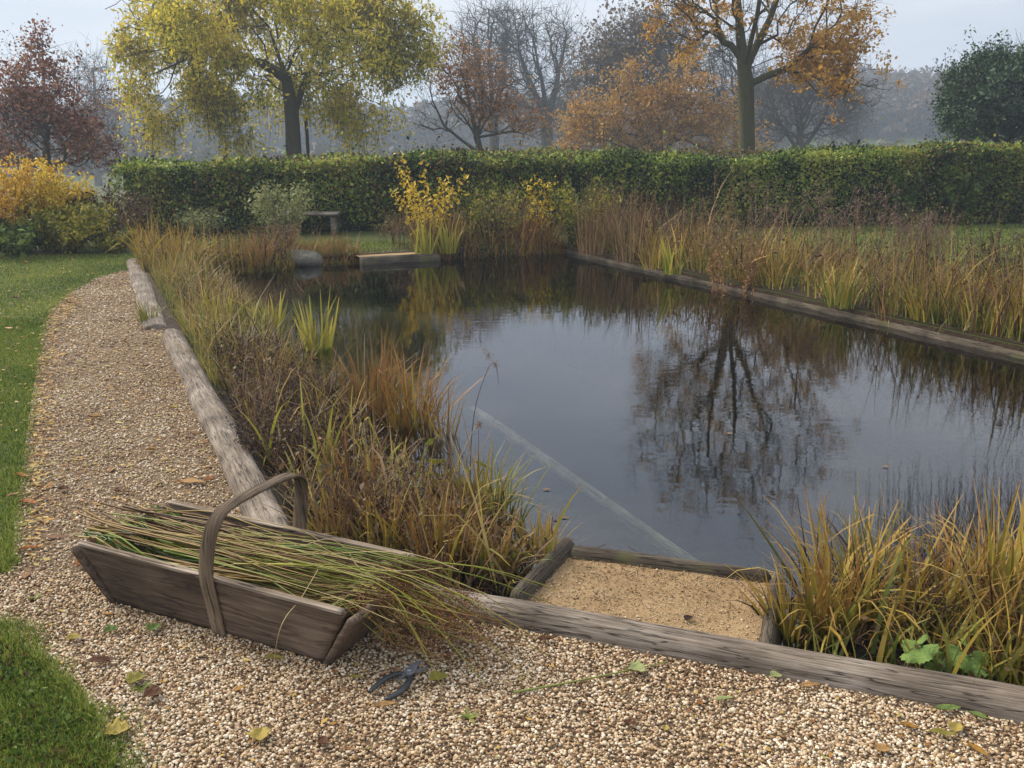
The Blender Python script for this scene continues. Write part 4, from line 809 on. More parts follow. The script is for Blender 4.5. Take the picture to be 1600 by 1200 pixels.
# the timber follows the far edge of the water
e0 = cross_pt(P(540, 403, ZW)[:2], D1, FR, FE); e1 = cross_pt(P(656, 396, ZW)[:2], D1, FR, FE)
beam('front_timber', [*(e0-D1*.3), .01]-flo, [*(e1-D1*.3), .01]-flo, .13, .3, M['sleeper_low'], None, seed=85, parent=fl)
a = Acc(); c4 = [e0-D1*.25, e1-D1*.25, e1+D1*.5, e0+D1*.5]; a.add(np.array([(*c, .004) for c in c4])-flo, [(0, 1, 2, 3)]); a.add(np.array([(*c, -.2) for c in c4[:2]]+[(*c, .004) for c in c4[:2][::-1]])-flo, [(0, 1, 2, 3)]); obj('sand_fill', a.mesh('sand_fill', M['sand']), fl)
pb = P(474, 411, ZW); r = np.random.default_rng(4)
bm = bmesh.new(); bmesh.ops.create_icosphere(bm, subdivisions=4, radius=1)
vv = np.array([v.co[:] for v in bm.verts]); d = 1+.16*vnoise(vv, 1.3, 3)+.07*vnoise(vv, 3.5, 4)+.025*vnoise(vv, 9, 6); vv = vv*d[:, None]*np.array((.29, .2, .13)); vv[:, 2] = np.where(vv[:, 2] > .12, .12+(vv[:, 2]-.12)*.4, vv[:, 2])
for v, c in zip(bm.verts, vv): v.co = c
me = bpy.data.meshes.new('boulder'); bm.to_mesh(me); bm.free(); me.polygons.foreach_set('use_smooth', np.ones(len(me.polygons), bool)); me.materials.append(surfmat('lichen_rock', [(54, 52, 44), (106, 104, 94), (156, 158, 148)], 9, .8, bump=.9, bscale=22, bdist=.02)); tag(obj('boulder', me, loc=(pb[0], pb[1]-.12, ZW+.07)), 'grey lichened boulder at the far water edge under the pale shrub', 'boulder')
# ================================================================ POND PLANTS
def bz(p):
    """height of the shelf or bank at plan points p"""
    p = np.atleast_2d(p); ins = inpoly(p, POND); z = ground_z(p[:, 0], p[:, 1]).copy(); z[ins] = np.maximum(bed_z(p[ins]), -.16); return z
M['sedge_y'] = leafmat('yellow_sedge', [(96, 104, 36), (146, 144, 50), (186, 172, 68), (176, 140, 60)], .8, tip=(176, 130, 74), tipamt=.7, patch=3, patchamt=.3, tr=.2)
M['sedge_o'] = leafmat('rust_sedge', [(110, 108, 48), (156, 132, 60), (176, 138, 72), (138, 100, 60)], .78, tip=(150, 96, 58), tipamt=.8, patch=3, patchamt=.3, tr=.15)
M['iris'] = leafmat('iris_blade', [(92, 112, 38), (136, 150, 50), (172, 176, 70), (190, 178, 78)], .7, tip=(200, 176, 84), tipamt=.6, patch=3, patchamt=.15, tr=.35)
M['greenblade'] = leafmat('green_blade', [(52, 74, 32), (86, 110, 44), (120, 136, 60), (146, 142, 70)], .92, tip=(140, 120, 60), tipamt=.5, patch=3, patchamt=.2, tr=.3)
M['reed'] = leafmat('dry_reed', [(80, 62, 44), (128, 102, 68), (176, 148, 102), (124, 88, 58)], .78, tip=(120, 84, 56), tipamt=.5, patch=3, patchamt=.2, tr=.2)
M['dead'] = leafmat('dead_stem', [(26, 20, 18), (52, 40, 34), (90, 70, 54), (132, 106, 80)], .7, tip=(96, 70, 50), tipamt=.4, patch=4, patchamt=.25, tr=.1)
M['rustherb'] = leafmat('rust_herb', [(80, 62, 44), (122, 94, 64), (156, 124, 84), (98, 74, 54)], .8, patch=3, patchamt=.2, tr=.15)
M['greyherb'] = leafmat('grey_herb', [(96, 76, 66), (138, 112, 94), (150, 122, 102)], .76, patch=3, patchamt=.2, tr=.15)
M['straw'] = leafmat('straw_blade', [(136, 120, 66), (176, 158, 92), (202, 184, 122)], .76, tip=(170, 140, 90), tipamt=.4, patch=3, tr=.3)
STY = {  # material, blade width, tilt, curl, kink, segs
 'sedge_y': ('sedge_y', .0075, .22, .75, .5, 5), 'sedge_o': ('sedge_o', .0075, .2, .6, .5, 5), 'iris': ('iris', .018, .16, .3, .25, 5),
 'green': ('greenblade', .007, .2, .6, .4, 5), 'reed': ('reed', .006, .1, .25, .5, 4), 'dead': ('dead', .006, .35, .5, 1.2, 5), 'straw': ('straw', .006, .25, .6, .5, 5), 'arch': ('sedge_y', .0085, .35, 1.5, .5, 6)}
def clump(name, label, cat, px, py, h, rad, n, style, seed, mix=None, xy=None, group=None, zz=None, wk=1.0):
    r = np.random.default_rng(seed)
    q = P(px, py, -.06) if xy is None else np.array((*xy, 0)); z = float(bz(q[:2])[0]) if zz is None else zz
    if xy is None: q = P(px, py, max(z, -.12))
    root = thing(name, label, cat, (q[0], q[1], z), 0, group)
    for si, (stn, share) in enumerate(((style, 1-(mix[1] if mix else 0)),)+(((mix[0], mix[1]),) if mix else ())):
        mt, w_, ti, cu, ki, sg = STY[stn]; m = int(n*share); a_ = r.uniform(0, 6.28, m); rr0 = rad*.45*np.sqrt(r.random(m)); b = np.stack([rr0*np.cos(a_), rr0*np.sin(a_), np.zeros(m)], -1)
        hh = h*np.clip(r.beta(3, 1.6, m), .25, 1)*1.1; az = a_+r.normal(0, .7, m)
        kk = np.where(r.random(m) < .3, r.normal(0, ki, m)+ki*.4, 0)
        V, Fc, t = ribbons(b, hh, az, np.abs(r.normal(0, ti, m))+rr0/rad*ti*.9, np.abs(r.normal(cu*.7, cu*.6, m)), w_*wk*1.3*np.exp(r.normal(0, .3, m)), sg, kink=kk, r=r)
        nm = {'iris': 'blades', 'reed': 'dry_stems', 'dead': 'dead_stems'}.get(stn, 'blades'); nm = nm if si == 0 or nm != 'blades' else 'side_blades'
        a = Acc(); a.add(V, Fc, t); obj(nm, a.mesh(nm, M[mt]), root)
    return root
def herb(name, label, cat, px, py, h, rad, n, mat, seed, leaf=None, heads=10, xy=None, stemr=.003, group=None, headsize=.014, br=5, spread=.12):
    r = np.random.default_rng(seed); q = P(px, py, -.03) if xy is None else np.array((*xy, 0)); z = float(bz(q[:2])[0]); root = thing(name, label, cat, (q[0], q[1], z), 0, group); k = 6; t = np.linspace(0, 1, k)
    az = r.uniform(0, 6.28, n); r0 = rad*np.sqrt(r.random(n))*.8; b = np.stack([r0*np.cos(az), r0*np.sin(az), 0*az], -1); hh = h*r.uniform(.6, 1, n); ln = r.normal(.12, .1, n)*h
    st = np.stack([b[:, None, 0]+(np.cos(az)*ln)[:, None]*t[None]**1.5, b[:, None, 1]+(np.sin(az)*ln)[:, None]*t[None]**1.5, hh[:, None]*t[None]], -1)+r.normal(0, .008, (n, k, 3))*t[None, :, None]
    a = Acc(); a.add(*tubes(st, np.tile(np.linspace(stemr, stemr*.5, k), (n, 1)), 4))
    m = n*br; i = np.repeat(np.arange(n), br); u = r.uniform(.45, .98, m)*(k-1); j = np.minimum(u.astype(int), k-2); f = (u-j)[:, None]; s = st[i, j]*(1-f)+st[i, j+1]*f
    d = unit(np.stack([r.normal(size=m), r.normal(size=m), r.uniform(.5, 1.8, m)], -1)); l = h*spread*np.exp(r.normal(0, .4, m)); e = s+d*l[:, None]; mid = (s+e)/2+np.array((0, 0, -.1))*l[:, None]
    a.add(*tubes(np.stack([s, mid, e], 1), np.tile(np.array([[.6, .5, .35]])*stemr, (m, 1)), 3)); obj('stems', a.mesh('stems', M[mat], True), root)
    if heads:
        c = np.repeat(np.concatenate([e, st[:, -1]]), heads, 0); c = c+r.normal(0, headsize*1.3, c.shape); a = Acc(); a.add(*leafquads(c, headsize*np.exp(r.normal(0, .35, len(c))), .45, r=r)); obj('seed_heads', a.mesh('seed_heads', M[mat]), root)['kind'] = 'stuff'
    if leaf:
        lm, ln_, ls = leaf; i = r.integers(0, n, ln_); u = r.uniform(.05, .8, ln_)*(k-1); j = np.minimum(u.astype(int), k-2); f = (u-j)[:, None]; c = st[i, j]*(1-f)+st[i, j+1]*f+r.normal(0, .012, (ln_, 3)); c[:, 2] = np.maximum(c[:, 2], .01)
        a = Acc(); a.add(*leafquads(c, ls*np.exp(r.normal(0, .3, ln_)), .35, .5, r=r)); obj('foliage', a.mesh('foliage', M[lm]), root)
    return root
def fill(name, poly, n, mat, h, wid, tilt, curl, kinkp, seed, segs=4, dens=None, tilts=.25):
    r = np.random.default_rng(seed); p = scatter(poly, n, r)
    if dens is not None: p = p[(vnoise(p, dens, seed)+r.normal(0, .25, len(p))) > -.05]
    p = p[:int(len(p)*.72)]; n = len(p); b = np.concatenate([p, bz(p)[:, None]], 1); hh = np.where(r.random(n) < .9, h*r.uniform(.35, 1, n), h*1.3)*np.clip(1+.5*vnoise(p, 1.8, seed+5), .4, 1.6)
    V, Fc, t = ribbons(b, hh, r.uniform(0, 6.28, n), np.abs(r.normal(tilt, tilts, n)), np.abs(r.normal(curl, .3, n)), wid*1.45*np.exp(r.normal(0, .4, n)), segs, kink=np.where(r.random(n) < kinkp, r.normal(.6, 1., n), 0), r=r)
    V[:, 2] = np.maximum(V[:, 2], -.1); return tag(obj(name, mesh(name, V, Fc, M[mat], False, t)), kind='stuff')
def bits(name, poly, n, mat, size, zlo, zhi, seed, dens=None, asp=.5, flat=0., down=0):
    r = np.random.default_rng(seed); p = scatter(poly, n, r)
    if dens is not None: p = p[(vnoise(p, dens, seed)+r.normal(0, .25, len(p))) > -.05]
    c = np.concatenate([p, (bz(p)+r.uniform(zlo, zhi, len(p)))[:, None]], 1); V, Fc = leafquads(c, size*np.exp(r.normal(0, .35, len(p))), asp, down, flat, r); return tag(obj(name, mesh(name, V, Fc, M[mat])), kind='stuff')
pxs = lambda *q, z=-.05: [P(x, y, z)[:2] for x, y in q]
LM = pxs((262, 440), (470, 842), (640, 905), (800, 922), (870, 862), (800, 858), (740, 812), (668, 742), (570, 668), (480, 590), (410, 520), (345, 452))
LMnear = pxs((400, 700), (470, 842), (640, 905), (800, 922), (870, 862), (800, 858), (740, 812), (668, 742), (560, 690))
LMfar = pxs((232, 422), (330, 620), (520, 640), (480, 590), (410, 520), (345, 448), (300, 425))
fill('dead_stems', LM, 10500, 'dead', .33, .005, .45, .9, .5, 201, 5, dens=1.3)
fill('dead_stalks', LM, 2600, 'reed', .34, .0045, .3, .5, .5, 202, 4, dens=1.6)
fill('broad_blades', LM, 420, 'iris', .36, .010, .2, .6, .35, 219, 5, dens=2.2)
fill('marsh_sedge', LM, 2000, 'sedge_y', .34, .005, .2, .6, .3, 203, 5, dens=1.8)
fill('marsh_grass', LMfar, 3600, 'green', .3, .0045, .25, .6, .3, 204, 4, dens=1.2) if False else fill('marsh_grass', LMfar, 4600, 'greenblade', .3, .0036, .25, .6, .3, 204, 4, dens=1.2)
fill('marsh_yellow_grass', LMfar, 3600, 'sedge_y', .34, .004, .2, .6, .35, 207, 4, dens=1.5)
fill('marsh_straw', LMfar, 2400, 'straw', .36, .0036, .15, .5, .3, 208, 4, dens=1.7)
bits('withered_leaves', LM, 16000, 'brownleaf', .022, .0, .26, 205, dens=1.3)
fill('pale_stalks', LM, 1500, 'straw', .36, .0045, .4, .6, .6, 209, 5, dens=1.5)
bits('green_creepers', LM, 8000, 'green', .018, .0, .2, 206, dens=1.5)
# right bank (a strip outside the right timber), far bank
off = lambda a, k: a+D2*k
ff = cross_pt(P(225, 430, 0)[:2], D1, FR, FE)
RBs = [off(FR, .06), off(FR+RD*3.5, .06), off(RT+RD*1.6, .06), off(RT+RD*1.6, 1.7), off(FR+RD*3.5, 1.5), off(FR-RD*.2, 1.5)]
RBf = [off(FR, .06), off(FR+RD*3.0, .06), off(FR+RD*3.0, 1.5), off(FR-RD*1.4, 1.7), FR-RD*1.2]
for k_, sp_ in enumerate(([off(FR-RD*.3, .03), off(RT+RD*2, .03), off(RT+RD*2, 1.1), off(FR-RD*.3, 1.2)], [ff-D1*.1, FR+D2*.1, FR+D1*.5, ff+D1*.4])): poly_sheet('bank_soil', sp_[::-1] if k_ else sp_, .008+.004*k_, M['soil'])
fill('bank_reeds', RBs, 3400, 'reed', .62, .006, .14, .35, .35, 211, 4, dens=1.2)
fill('bank_sedge', RBs, 8600, 'sedge_y', .52, .007, .25, .6, .3, 212, 5, dens=1.3)
fill('bank_dead_stems', RBs, 4600, 'dead', .66, .005, .2, .5, .4, 213, 4, dens=1.1)
fill('bank_rust_grass', RBs, 2600, 'sedge_o', .55, .006, .2, .5, .3, 214, 4, dens=1.4)
fill('bank_green', RBs, 11500, 'greenblade', .42, .006, .3, .7, .3, 215, 4, dens=1.0)
bits('bank_leaves', RBs, 11000, 'brownleaf', .026, .0, .55, 216, dens=1.1)
bits('bank_green_leaves', RBs, 5200, 'green', .03, .0, .22, 217, dens=1.3)
fill('tall_reeds', RBf, 1400, 'reed', .8, .008, .08, .2, .2, 218, 4, dens=1.0)
FBp = [cross_pt(P(225, 430, 0)[:2], D1, FR, FE)-D1*.25, FR-D1*.1+D2*.1, FR+D1*.7, cross_pt(P(225, 430, 0)[:2], D1, FR, FE)+D1*.6]
lf0 = cross_pt(P(438, 408, ZW)[:2], D1, FR, FE); lf1 = cross_pt(P(655, 396, ZW)[:2], D1, FR, FE); ff = cross_pt(P(225, 430, 0)[:2], D1, FR, FE)
FBl = [ff-D1*.6, lf0-D1*.42, lf0+D1*.35, ff+D1*.6]; FBr = [lf1-D1*.34, FR-D1*.3, FR+D1*.9, lf1+D1*.9]
for k_, (pl_, nn_) in enumerate(((FBl, 1.0), (FBr, .9))):
    fill('far_bank_sedge', pl_, int(3600*nn_), ('sedge_y', 'sedge_o')[k_], .46, .009, .12, .4, .2, 221+k_, 4, dens=1.2)
    fill('far_bank_grass', pl_, int(3000*nn_), 'sedge_y', .42, .008, .15, .4, .2, 231+k_, 4, dens=1.5)
    fill('far_bank_stems', pl_, int(1600*nn_), 'dead', .44, .008, .15, .4, .2, 241+k_, 4, dens=1.1)
    bits('far_bank_leaves', pl_, int(2600*nn_), 'brownleaf', .032, 0, .3, 251+k_, dens=1.3)
    bits('far_bank_green', pl_, int(4200*nn_), 'green', .03, 0, .26, 261+k_, dens=1.1)
# near right bed
NR = [F_bk+FD*1.02+np.array((0, .03)), F_bk+FD*3.3, F_bk+FD*3.3+D1*1.1+D2*.6, F_bk+FD*2.2+np.array((.30, .80)), F_bk+FD*1.5+np.array((.2, .62)), F_bk+FD*1.1+np.array((.16, .50))]
fill('near_dead_stems', NR, 3600, 'dead', .38, .005, .5, .9, .5, 271, 5, dens=1.6)
fill('near_sedge', NR, 2600, 'sedge_y', .4, .0055, .2, .7, .35, 272, 6, dens=1.8)
fill('near_green', NR, 1500, 'greenblade', .34, .0055, .2, .8, .3, 273, 5, dens=1.8)
bits('near_withered_leaves', NR, 2600, 'brownleaf', .02, .0, .16, 274)
ge0 = cross_pt(P(440, 408, ZW)[:2], D1, FR, FE); ge1 = cross_pt(P(548, 403, ZW)[:2], D1, FR, FE)
fill('bank_turf', [ge0-D1*.16, ge1-D1*.16, ge1+D1*.3, ge0+D1*.3], 1500, 'greenblade', .17, .006, .6, .9, .3, 291, 4)
fill('bank_turf_dry', [ge0-D1*.16, ge1-D1*.14, ge1+D1*.2, ge0+D1*.2], 700, 'sedge_o', .26, .006, .3, .6, .3, 292, 4)
LN = np.array((LD[1], -LD[0])); LN = LN if LN@(np.array(POND).mean(0)-L_in) < 0 else -LN
poly_sheet('bank_soil', [c_near+LN*.13, c_near-LN*.01, c_far-LN*.01+LD*.4, c_far+LN*.13+LD*.4], .014, M['soil'])
fn_ = np.array((FD[1], -FD[0])); fn_ = fn_ if fn_@(np.array(POND).mean(0)-F_bk) < 0 else -fn_
poly_sheet('bank_soil', [c_near+fn_*.05, c_right+fn_*.05, c_right-fn_*.005, c_near-fn_*.005], .016, M['soil'])
# named clumps ---------------------------------------------------------------------------
CL = [
 # left margin, far to near
 ('sedge_clump', 'straw-yellow sedge tuft at the far end of the left sleepers', 262, 432, .42, .3, 170, 'straw', ('sedge_y', .4)),
 ('sedge_clump', 'olive sedge tuft just right of the far sleeper end', 300, 440, .4, .3, 150, 'green', ('straw', .4)),
 ('iris_clump', 'pale green broad-bladed clump beside the joint of the left sleepers', 345, 520, .38, .22, 60, 'iris', ('green', .4)),
 ('grass_clump', 'fine green grass tuft between the two broad-bladed clumps on the left', 385, 524, .34, .25, 160, 'green', None),
 ('iris_clump', 'yellow-green broad-bladed clump with rusty tips left of the brightest one', 425, 530, .42, .26, 60, 'iris', ('sedge_o', .35)),
 ('iris_clump', 'bright lime-green fan of tall blades at the left water edge', 495, 552, .52, .2, 34, 'iris', None),
 ('sedge_clump', 'rust-orange tall sedge tuft, the left of the two by the dark reflection', 585, 655, .56, .28, 170, 'sedge_o', ('reed', .3)),
 ('sedge_clump', 'tall orange-brown sedge tuft, the right of the two by the dark reflection', 645, 672, .54, .28, 160, 'sedge_o', ('sedge_y', .3)),
 ('reed_clump', 'leaning tan reeds over the water beyond the left margin', 690, 690, .46, .2, 40, 'reed', ('sedge_y', .3)),
 ('rush_clump', 'dark green upright rushes by the water below the hooked seed stalk', 752, 822, .42, .17, 100, 'green', ('sedge_y', .25)),
 ('rush_clump', 'green and brown rushes standing in the water left of the sunken beam', 790, 835, .36, .13, 60, 'green', ('dead', .3)),
 ('sedge_clump', 'golden short sedge at the left side of the landing step', 842, 872, .24, .16, 110, 'sedge_y', None),
 ('sedge_clump', 'yellow sedge fringe between the trug end and the landing step', 770, 905, .26, .16, 110, 'sedge_y', ('sedge_o', .3)),
 ('sedge_clump', 'yellow and rust upright sedge right behind the trug handle end', 690, 895, .36, .18, 110, 'sedge_o', ('sedge_y', .4)),
 ('sedge_clump', 'golden upright blades behind the back board of the trug', 600, 880, .34, .2, 90, 'sedge_y', ('dead', .3)),
 ('sedge_clump', 'brownish blades in the corner behind the trug handle', 520, 858, .32, .2, 80, 'reed', ('sedge_y', .4)),
 ('sedge_clump', 'arching yellow blades in the middle of the near left margin', 720, 830, .42, .18, 60, 'arch', ('reed', .4)),
 ('reed_clump', 'dry upright stalks in the middle of the left margin', 560, 790, .38, .25, 70, 'reed', ('sedge_o', .4)),
 ('grass_clump', 'small grass tuft growing over the gravel side of the sleeper joint', 232, 505, .22, .16, 60, 'green', ('straw', .4)),
 # far bank
 ('iris_clump', 'orange narrow tuft beside the boulder on the far bank', 516, 410, .46, .16, 60, 'sedge_o', ('sedge_y', .4)),
 ('sedge_clump', 'rusty brown reed stand left of the boulder', 405, 414, .44, .35, 130, 'sedge_o', ('reed', .4)),
 ('sedge_clump', 'green and rust sedge left of the brown stand on the far bank', 350, 418, .38, .3, 110, 'green', ('sedge_o', .4)),
 ('reed_clump', 'yellow upright reeds at the foot of the yellow sapling', 665, 396, .62, .3, 60, 'iris', ('reed', .5)),
 ('reed_clump', 'golden upright reeds right of the yellow sapling', 700, 396, .55, .22, 50, 'sedge_y', ('iris', .5)),
 ('iris_clump', 'spreading yellow-green fan of broad blades on the far bank', 745, 396, .62, .4, 46, 'iris', None),
 ('sedge_clump', 'yellow sedge at the water in front of the lime bushes', 820, 396, .4, .3, 90, 'sedge_y', ('reed', .4)),
 # right bank
 ('reed_clump', 'tall tan reeds at the far right corner of the pond', 925, 396, .95, .5, 130, 'reed', None),
 ('reed_clump', 'brown tall reeds right of the corner reeds', 985, 408, .9, .45, 120, 'reed', ('dead', .4)),
 ('iris_clump', 'small fresh green blades at the edging timber on the right bank', 1052, 428, .48, .2, 30, 'iris', ('green', .4)),
 ('sedge_clump', 'yellow sedge tuft leaning on the right bank beyond the green blades', 1020, 420, .5, .3, 80, 'sedge_y', ('reed', .3)),
 ('sedge_clump', 'orange-brown sedge behind the rusty dock on the right bank', 1190, 462, .55, .35, 110, 'sedge_o', ('reed', .4)),
 ('sedge_clump', 'green-yellow sedge in the middle of the right bank', 1310, 480, .5, .3, 90, 'green', ('sedge_y', .5)),
 ('sedge_clump', 'fan of yellow and orange blades leaning out over the right timber', 1392, 512, .5, .3, 60, 'sedge_y', ('sedge_o', .4)),
 ('sedge_clump', 'golden sedge right of the leaning fan on the right bank', 1450, 500, .55, .3, 100, 'sedge_y', ('reed', .3)),
 ('iris_clump', 'yellow stiff blades at the water edge close to the right frame edge', 1535, 540, .5, .26, 60, 'iris', ('sedge_o', .4)),
 ('sedge_clump', 'rusty sedge at the right frame edge behind the stiff yellow blades', 1590, 520, .6, .35, 110, 'sedge_o', ('sedge_y', .4)),
 ('reed_clump', 'pale straw tuft standing behind the middle of the right bank', 1230, 425, .5, .3, 70, 'straw', None),
 ('reed_clump', 'tall thin straw stalks in front of the hedge at the right', 1445, 432, .95, .3, 26, 'reed', None),
 # near right bed
 ('sedge_clump', 'yellow-green sedge against the right timber of the landing step', 1238, 1000, .36, .13, 120, 'sedge_y', ('dead', .25)),
 ('sedge_clump', 'olive arching sedge second along the front sleeper from the landing step', 1300, 985, .46, .2, 120, 'arch', ('sedge_o', .35)),
 ('sedge_clump', 'rust and gold arching sedge in the middle of the near right bed', 1385, 985, .46, .22, 130, 'arch', ('dead', .3)),
 ('sedge_clump', 'dense brownish arching sedge behind the lobed green leaves', 1470, 985, .46, .2, 100, 'sedge_o', ('arch', .4)),
 ('sedge_clump', 'upright yellow blades at the right end of the near bed', 1555, 980, .5, .2, 110, 'sedge_y', ('iris', .12)),
 ('sedge_clump', 'tangled tan sedge at the lower right frame edge', 1600, 1050, .42, .22, 110, 'sedge_o', ('dead', .4)),
 ('sedge_clump', 'green sedge at the water side of the near right bed', 1350, 925, .34, .2, 80, 'green', ('arch', .4)),
 ('reed_clump', 'dark dead stems standing above the sedges of the near right bed', 1275, 940, .42, .16, 26, 'dead', None),
 ('sedge_clump', 'upright yellow reeds at the far water side of the near right bed', 1560, 940, .46, .2, 60, 'arch', ('dead', .3)),
]
for i, (nm, lb, px, py, h, rd, n, stl, mx_) in enumerate(CL): clump(nm, lb, {'iris_clump': 'iris', 'sedge_clump': 'sedge', 'reed_clump': 'reeds', 'rush_clump': 'rushes', 'grass_clump': 'grass'}[nm], px, py, h, rd, n, stl, 300+i, mx_)
HB = [
 ('seeding_herb', 'tall rust-red dock stand spilling over the right timber', 1150, 452, .8, .32, 26, 'rustherb', ('rust_leaf', 900, .03), 9),
 ('seeding_herb', 'very tall thin brown stalks with buttons of seed left of the dock', 1118, 428, 1.15, .25, 10, 'rustherb', None, 7),
 ('seeding_herb', 'grey-brown branching seed heads in front of the hedge, left of the pair', 1200, 410, .95, .3, 16, 'greyherb', None, 10),
 ('seeding_herb', 'large brown umbel-like seed heads in the middle of the right bank', 1320, 432, 1.05, .42, 26, 'greyherb', None, 12),
 ('seeding_herb', 'pinkish brown feathery stand at the right lawn edge', 1435, 432, .68, .35, 60, 'greyherb', None, 10),
 ('seeding_herb', 'dark brown seedy stems at the far right of the bank', 1560, 470, .7, .4, 34, 'dead', None, 10),
 ('seeding_herb', 'brown seedy stems between the lime bush and the tall reeds', 950, 388, .95, .35, 30, 'rustherb', None, 8),
 ('seeding_herb', 'brown seedy stems behind the spreading fan of blades', 800, 386, .7, .35, 26, 'rustherb', None, 8),
 ('seeding_herb', 'reddish brown dead stand left of the far landing', 610, 383, .3, .2, 10, 'rustherb', None, 8),
 ('seeding_herb', 'dark dead seedy stand at the left end of the yellow reeds', 632, 392, .5, .2, 22, 'rustherb', ('brownleaf', 200, .03), 8),
 ('seeding_herb', 'rusty low stand in front of the pale shrub', 440, 404, .42, .3, 30, 'rustherb', ('rust_leaf', 300, .03), 8),
 ('dead_herb', 'blackish withered stand beside the left sleeper near its joint', 400, 590, .3, .3, 60, 'dead', ('brownleaf', 1100, .022), 5),
 ('dead_herb', 'dark purple-brown tangle in the middle of the left margin', 470, 640, .3, .3, 50, 'dead', ('brownleaf', 900, .02), 5),
 ('leafy_herb', 'fresh feathery green patch behind the dark tangle on the left', 515, 618, .24, .2, 36, 'dead', ('green', 1300, .02), 0),
 ('dead_herb', 'brown twiggy tangle just inside the long left sleeper', 430, 720, .26, .22, 50, 'dead', ('brownleaf', 700, .018), 5),
 ('dead_herb', 'black-stemmed dead tangle right behind the trug handle', 600, 830, .34, .22, 40, 'dead', ('brownleaf', 500, .02), 4),
 ('leafy_herb', 'dying broad yellow-green leaves at the middle water edge of the left margin', 700, 748, .34, .16, 12, 'dead', ('lime', 60, .085), 0),
 ('dead_herb', 'brown feathery dead stand low beneath the near right sedges', 1500, 985, .24, .25, 40, 'dead', ('brownleaf', 500, .018), 5),
]
for i, (nm, lb, px, py, h, rd, n, mt, lf_, hd_) in enumerate(HB): herb(nm, lb, 'herb', px, py, h, rd, n, mt, 400+i, lf_, hd_, stemr=.0035 if py < 500 else .002, headsize=.017 if py < 500 else .009)
# hooked stalk with seed tufts over the water
def seed_stalk(label, pts, heads, seed, rad=.0022):
    r = np.random.default_rng(seed); s = spline(pts, 20); o_ = s[0].copy(); root = thing('seed_stalk', label, 'seed stalk', o_); a = Acc(); a.add(*tubes((s-o_)[None], np.linspace(rad, rad*.4, 20)[None], 5)); obj('stem', a.mesh('stem', M['dead'], True), root)
    for hp_, sp, nn_ in heads:
        hp_ = np.array(hp_); d = unit(r.normal(size=(nn_, 3))+(0, 0, .4)); c = hp_+d*r.uniform(.1, 1, (nn_, 1))*sp; a = Acc(); a.add(*leafquads(c-o_, .012, .22, dirs=d, r=r)); a.add(*tubes(np.stack([np.repeat(hp_[None], nn_//3, 0), c[:nn_//3]], 1)-o_, np.full((nn_//3, 2), .0007), 3)); obj('seed_tuft', a.mesh('seed_tuft', M['reed']), root)
b0 = P(738, 800, -.12); Yb = b0[1]
seed_stalk('hooked dark stalk with pale seed tufts rising over the open water', [b0, at(735, 720, Yb), at(742, 640, Yb), at(757, 590, Yb), at(768, 568, Yb), at(776, 574, Yb), at(779, 600, Yb)], [(at(764, 558, Yb), .03, 50), (at(775, 572, Yb), .022, 36), (at(756, 548, Yb), .012, 12)], 9)
seed_stalk('dark cigar-headed stalk standing among the rushes at the water', [P(745, 815, -.12), at(747, 740, P(745, 815)[1]), at(748, 672, P(745, 815)[1])], [(at(748, 664, P(745, 815)[1]), .012, 60)], 10)
# lobed green leaves at the front sleeper
def lobed(label, specs, name='lobed_plant'):
    root = thing(name, label, 'plant', specs[0][0]); o_ = np.array(root.location)
    for base, tip, size, tilt, az in specs:
        base = np.array(base); tip = np.array(tip); a = Acc(); a.add(*tubes(spline([base, (base+tip)/2+(0, 0, .01), tip], 8)[None]-o_, np.full((1, 8), .0018), 5)); obj('leaf_stalk', a.mesh('leaf_stalk', M['greenblade'], True), root)
        nr, na = 7, 48; V = [(0, 0, 0)]; th = np.linspace(-math.pi*.88, math.pi*.88, na)
        lob = (.62+.38*np.abs(np.cos(th*2.5))**.7)*(1+.05*np.sign(np.sin(th*24)))*(.75+.3*np.cos(th*.5))
        for k in range(1, nr+1):
            f = k/nr; rr = size*f*(1-(1-lob)*f**2); V += [(x, y, z) for x, y, z in zip(rr*np.cos(th), rr*np.sin(th), size*(.12*f*np.cos(th*5)*f-.18*f*f))]
        V = np.array(V); q = [(1+k*na+j, 1+k*na+j+1, 1+(k+1)*na+j+1, 1+(k+1)*na+j) for k in range(nr-1) for j in range(na-1)]; tr3 = [(0, 1+j, 2+j) for j in range(na-1)]
        Rm = (Matrix.Rotation(az, 3, 'Z') @ Matrix.Rotation(tilt, 3, 'Y')); V = V@np.array(Rm).T+tip-o_
        me = mesh('leaf', V, [np.array(q), np.array(tr3)], M['lobe'], True); obj('leaf', me, root)
M['lobe'] = surfmat('mallow_leaf', [(74, 100, 44), (112, 138, 66), (140, 160, 88)], 40, .78, bump=.4, rough=.6)
sy = P(1450, 1045)[1]
lobed('fresh green plant with lobed leaves behind the front sleeper at the right', [(P(1470, 1052, -.02), at(1437, 1010, sy-.0), .062, .5, R(190)), (P(1480, 1050, -.02), at(1455, 1030, sy), .042, .9, R(240))])
lobed('largest lobed green leaf plant, right one of the two behind the front sleeper', [(P(1510, 1055, -.02), at(1515, 1022, sy-.02), .07, .45, R(-60)), (P(1510, 1055, -.02), at(1487, 1035, sy-.02), .03, .9, R(200))])
